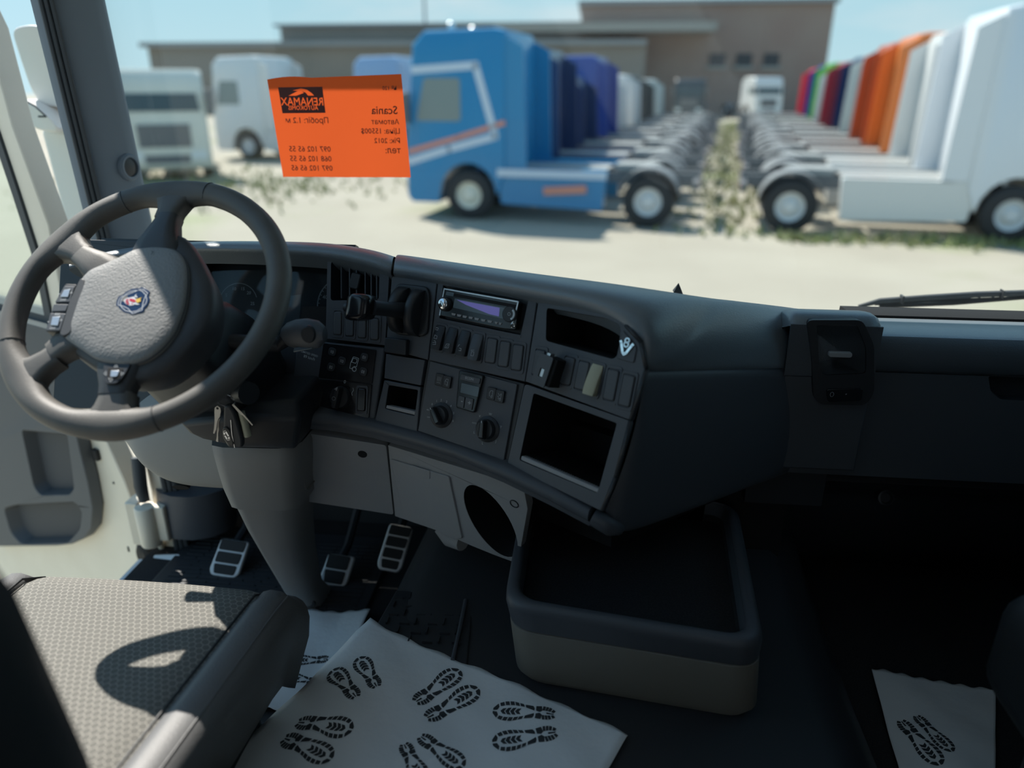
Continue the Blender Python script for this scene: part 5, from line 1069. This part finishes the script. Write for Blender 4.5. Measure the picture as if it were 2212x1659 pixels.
def truck(label, body, origin, rot, h=3.75, L=2.25, rear=5.20, skirt=None, group=None, stripes=None, cap='wheel_steel', fairing=True, roof=None, simple=False):
    t_ = thing('tractor_unit', label, 'truck', group); t_.location = origin; t_.rotation_euler = (0, 0, rot)
    inst('cab', (h, L), lambda: cab_mesh(h, L, 0), body, t_)
    zb = 2.95 if h > 3.3 else 2.55
    k = 1.0
    inst('windscreen', (zb,), lambda: MB().add([V((x, y, z)) for x, y, z in ((.055, -1.08, 1.98), (.055, 1.08, 1.98), (.155, 1.02, zb - .08), (.155, -1.02, zb - .08), (.14, -1.08, 1.98), (.14, 1.08, 1.98), (.24, 1.02, zb - .08), (.24, -1.02, zb - .08))], [(0, 3, 2, 1), (4, 5, 6, 7), (0, 1, 5, 4), (3, 7, 6, 2), (0, 4, 7, 3), (1, 2, 6, 5)]), M['truck_glass'], t_)
    for s in (-1, 1):
        inst('side_window', (s, zb), lambda: MB().prism(Frame((0, s * 1.236, 0), (1, 0, 0), (0, 0, 1)), rnd([(.30, 2.0), (1.28, 2.0), (1.28, zb - .12), (.50, zb - .12)], .08), -.012 , .012), M['cab_window'], t_)
        inst('mirror', (s,), lambda: MB().prism(Frame((.1, s * 1.38, 0), (0, 1, 0), (0, 0, 1)), rnd(rect(.22, .62, 0, 2.25), .06), -.12, .08), M['chassis'], t_)
        if fairing: inst('side_fairing', (s, h, L), lambda: MB().prism(Frame((0, s * 1.17, 0), (1, 0, 0), (0, 0, 1)), [(L - .03, 1.05), (L + .42, 1.05), (L + .34, h - .35), (L - .03, h - .15)], -.03, .03), body, t_)
        inst('side_skirt', (s, rear), lambda: MB().prism(Frame((0, s * 1.08, 0), (1, 0, 0), (0, 0, 1)), rnd([(2.12, .36), (rear - .92, .30), (rear - .86, 1.08), (2.05, 1.08)], .06), -.12, .12), skirt or M['chassis'], t_)
        inst('chassis_rail', (s, rear), lambda: MB().box((2.0, s * .42 - .05, .78), (rear + .95, s * .42 + .05, 1.02)), M['chassis'], t_)
        for x, w_, nm in ((1.42, .34, 'f'), (rear, .58, 'r')):
            o = inst('tyre', (w_,), lambda: wheel_tyre(w_), M['tyre'], t_, (x, s * (1.24 - w_ / 2), .515))
            inst('wheel_disc', (w_, s), lambda: wheel_rim(w_) if s < 0 else wheel_rim_b(w_), M[cap] if x < 2 else M['wheel_steel'], o)
        inst('mudguard', (), guard, M['mudguard'], t_, (rear, s * .95, .56))
        inst('tail_lamp', (), lambda: MB().box((-.04, -.16, -.07), (.04, .16, .07)), M['lamp_red'], t_, (rear + .92, s * .80, .84))
        inst('headlamp', (), lambda: MB().box((-.03, -.22, -.12), (.06, .22, .12)), M['lamp_clear'], t_, (.0, s * .88, .74))
    inst('fifth_wheel', (), lambda: MB().prism(Frame((0, 0, 1.04), (1, 0, 0), (0, 1, 0)), rnd([(-.45, -.42), (.3, -.42), (.5, -.12), (.1, 0), (.5, .12), (.3, .42), (-.45, .42)], .05), 0, .12), M['plate_grey'], t_, (rear - .35, 0, 0))
    inst('deck_plate', (rear,), lambda: MB().box((2.32, -.50, 1.02), (rear - .95, .50, 1.06)), M['plate_grey'], t_)
    inst('cross_beam', (), lambda: MB().box((-.06, -1.1, -.08), (.06, 1.1, .08)), M['chassis'], t_, (rear + .90, 0, .84))
    inst('grille', (), lambda: MB().box((-.02, -.72, .98), (.05, .72, 1.62)), M['chassis'], t_)
    inst('bumper_slot', (), lambda: MB().box((-.02, -.62, .52), (.05, .62, .76)), M['chassis'], t_)
    if stripes:
        for mt, lines, w_ in stripes:
            o = MB().strokes(Frame((0, -1.243, 0), (1, 0, 0), (0, 0, 1)), lines, w_, .004).build('stripe', mt, t_, smooth=0)
    if roof: inst('roof_lamp', (), lambda: MB().lathe(Frame((0, 0, 0), (0, 1, 0), (0, 0, 1)), [(.10, 0), (.11, .05), (.06, .10), (.001, .11)], 12), M['lamp_clear'], t_, (.9, -.7, h + .05)); inst('roof_lamp', (), lambda: MB(), M['lamp_clear'], t_, (.9, .7, h + .05))
    return t_
LR = math.atan2(PR.y, PR.x)                        # left row: fronts to the left; x_local runs along PR
def g0(x, y): return V((x, y, GZ))
blue = paint('blue', (.012, .21, .44)); white = paint('white', (.66, .67, .66)); pale = paint('pale', (.70, .73, .76)); navy = paint('navy', (.018, .04, .12)); royal = paint('royal', (.03, .07, .32)); orange = paint('orange', (.72, .20, .04)); dorange = paint('rust', (.50, .10, .03)); silver = paint('silver', (.46, .49, .51))
green = paint('green', (.16, .46, .07)); red = paint('red', (.70, .05, .08)); dred = paint('maroon', (.32, .03, .05)); grey = paint('grey', (.52, .56, .55)); dark = paint('dark', (.05, .06, .065)); cream = paint('cream', (.66, .66, .58)); lblue = paint('light_blue', (.30, .44, .66)); sky_ = paint('stripe_pale', (.52, .62, .74)); ored = paint('stripe_red', (.62, .25, .18))
O = V((-3.80, 17.42, GZ))
truck('bright blue tractor unit with pale stripes, nearest in the left row', blue, O, LR, skirt=blue, cap='wheel_cap', group='trucks in the left row', roof=True,
      stripes=[(sky_, [[(.28, 2.98), (1.62, 3.06), (2.02, 1.72), (1.0, 1.45), (.10, 1.18)]], .15), (ored, [[(2.2, 1.98), (1.2, 1.68), (.10, 1.38)]], .10), (sky_, [[(2.10, 1.00), (4.30, 1.00)]], .16), (ored, [[(3.1, .66), (3.9, .72)]], .16)])
for s, c, h, lab in ((3.5, navy, 3.55, 'dark navy tractor unit right behind the bright blue one'), (7.2, navy, 2.95, 'low dark navy tractor unit third in the left row'), (10.8, royal, 3.6, 'royal blue tractor unit with pale front edge in the left row'), (14.6, white, 2.95, 'low white tractor unit beyond the royal blue one'), (18.4, white, 3.1, 'white tractor unit beyond the low white one in the left row'), (22.4, dark, 3.1, 'black tractor unit farther down the left row'), (26.5, dark, 2.95, 'black tractor unit second from the far end of the left row'), (31, grey, 3.0, 'grey tractor unit at the far end of the left row')):
    truck(lab, c, O + ER * s + PR * random.uniform(-.15, .15), LR, h=h, group='trucks in the left row', skirt=None if s > 4 else navy)
O2 = V((9.25, 15.33, GZ)); rr = [(0, pale, 3.95, 'big white tractor unit nearest in the right row'), (3.3, white, 3.8, 'white tractor unit second in the right row'), (6.5, orange, 3.9, 'bright orange tractor unit in the right row'), (9.8, dorange, 3.85, 'rust orange tractor unit behind the bright orange one'), (13.1, grey, 3.7, 'pale grey tractor unit behind the two orange ones'), (16.4, navy, 3.7, 'navy tractor unit between pale grey and maroon ones'), (19.7, dred, 3.6, 'maroon tractor unit in the right row'), (23, grey, 3.4, 'grey tractor unit between maroon and green ones'), (26, green, 3.7, 'green tractor unit in the right row'), (30, royal, 3.7, 'blue tractor unit next to the green one'), (34.5, red, 3.6, 'bright red tractor unit at the far end of the right row')]
for s, c, h, lab in rr: truck(lab, c, O2 + ER * s + PR * random.uniform(-.12, .12), LR + math.pi, h=h, group='trucks in the right row', skirt=white if s in (0, 3.3) else None)
def tz(x, y, dx=0, dy=0): p_ = Zp(x, y, GZ); return V((p_.x + dx, p_.y + dy, GZ))
truck('cream tractor unit at the left, its dark windscreen turned to the yard', cream, tz(372, 392), math.radians(118), h=3.15, group='trucks at the left edge of the yard', fairing=False)
truck('white tractor unit side on, behind the cream one', white, tz(545, 345) - PR * 1.42 + ER * 1.1, LR, h=3.7, group='trucks at the left edge of the yard', skirt=white)
truck('light blue tractor unit behind the white one at the left', lblue, tz(545, 345) + PR * 2.2 + ER * 5.5, LR, h=3.8, group='trucks at the left edge of the yard')
truck('white tractor unit half hidden behind the orange price sheet', white, tz(790, 285) + ER * 2, LR, h=3.6, group='trucks at the left edge of the yard')
truck('white tractor unit facing the aisle at its far end', white, tz(1640, 262) + V((1.2, 3, 0)), math.radians(90 + 18), h=3.3, group='trucks across the far end')
truck('black tractor unit facing the aisle at its far end', dark, tz(1530, 262) + V((-1.2, 4, 0)), math.radians(90 - 10), h=3.2, group='trucks across the far end')
# ================================================================== long brick hall behind
mat('brick', (.29, .21, .18), .9, var=.6, vscale=.3, col2=(.33, .27, .23)); mat('hall_grey', (.23, .21, .185), .9, var=.5, vscale=.3, col2=(.27, .24, .21)); mat('roof_sheet', (.24, .26, .27), .7); mat('pale_band', (.30, .30, .28), .8)
BY = 78.0
def bq(x, y): p_ = Yp(x, y, BY); return p_.x, p_.z
hall = thing('factory_hall', 'long brownish brick factory hall behind the parked trucks', 'building')
xL, zL = bq(365, 98); xM, _ = bq(1255, 60); xR, zH = bq(1805, 6); _, zL2 = bq(1250, 52)
MB().box((xM, BY, GZ), (xR, BY + 30, zH)).build('tall_block', M['brick'], hall)
MB().box((xL, BY - 4, GZ), (xM + 6, BY + 30, bq(900, 104)[1])).build('low_block', M['hall_grey'], hall)
MB().box((xL - .5, BY - 4.6, bq(900, 104)[1]), (xM + 6, BY + 31, bq(900, 96)[1] + .1)).build('low_roof', M['roof_sheet'], hall)
x1, z1_ = bq(590, 80); MB().box((x1, BY + 2, bq(900, 100)[1]), (xM + .5, BY + 28, bq(1200, 50)[1])).build('upper_storey', M['hall_grey'], hall)
MB().box((x1 - .5, BY + 1.5, bq(1200, 50)[1]), (xM + .5, BY + 28.5, bq(1200, 44)[1])).build('upper_roof', M['roof_sheet'], hall)
MB().box((xM - .3, BY - .4, zH), (xR + .3, BY + 30, zH + .4)).build('parapet', M['roof_sheet'], hall)
x2, za = bq(1080, 76); x3, zb_ = bq(1535, 54); MB().box((x2, BY - 4.4, za), (x3, BY + .0, zb_)).build('conveyor_band', M['pale_band'], hall)
for x in (1549, 1607, 1666):
    a = bq(x - 18, 143); c = bq(x + 18, 116); wn_ = MB().box((a[0], BY - .15, a[1]), (c[0], BY + .05, c[1])).build('window', M['hall_window'], hall); MB().box((a[0] - .25, BY - .22, a[1] - .3), (c[0] + .25, BY + .02, a[1])).build('sill', M['pale_band'], wn_)
po = thing('lamp_mast', 'thin grey mast standing on the far side of the hall', 'mast'); P = Yp(912, 60, 110)
MB().tube([V((P.x, 112, GZ)), V((P.x, 112, P.z + 9))], [.25, .12], 8).build('mast_pole', M['roof_sheet'], po)
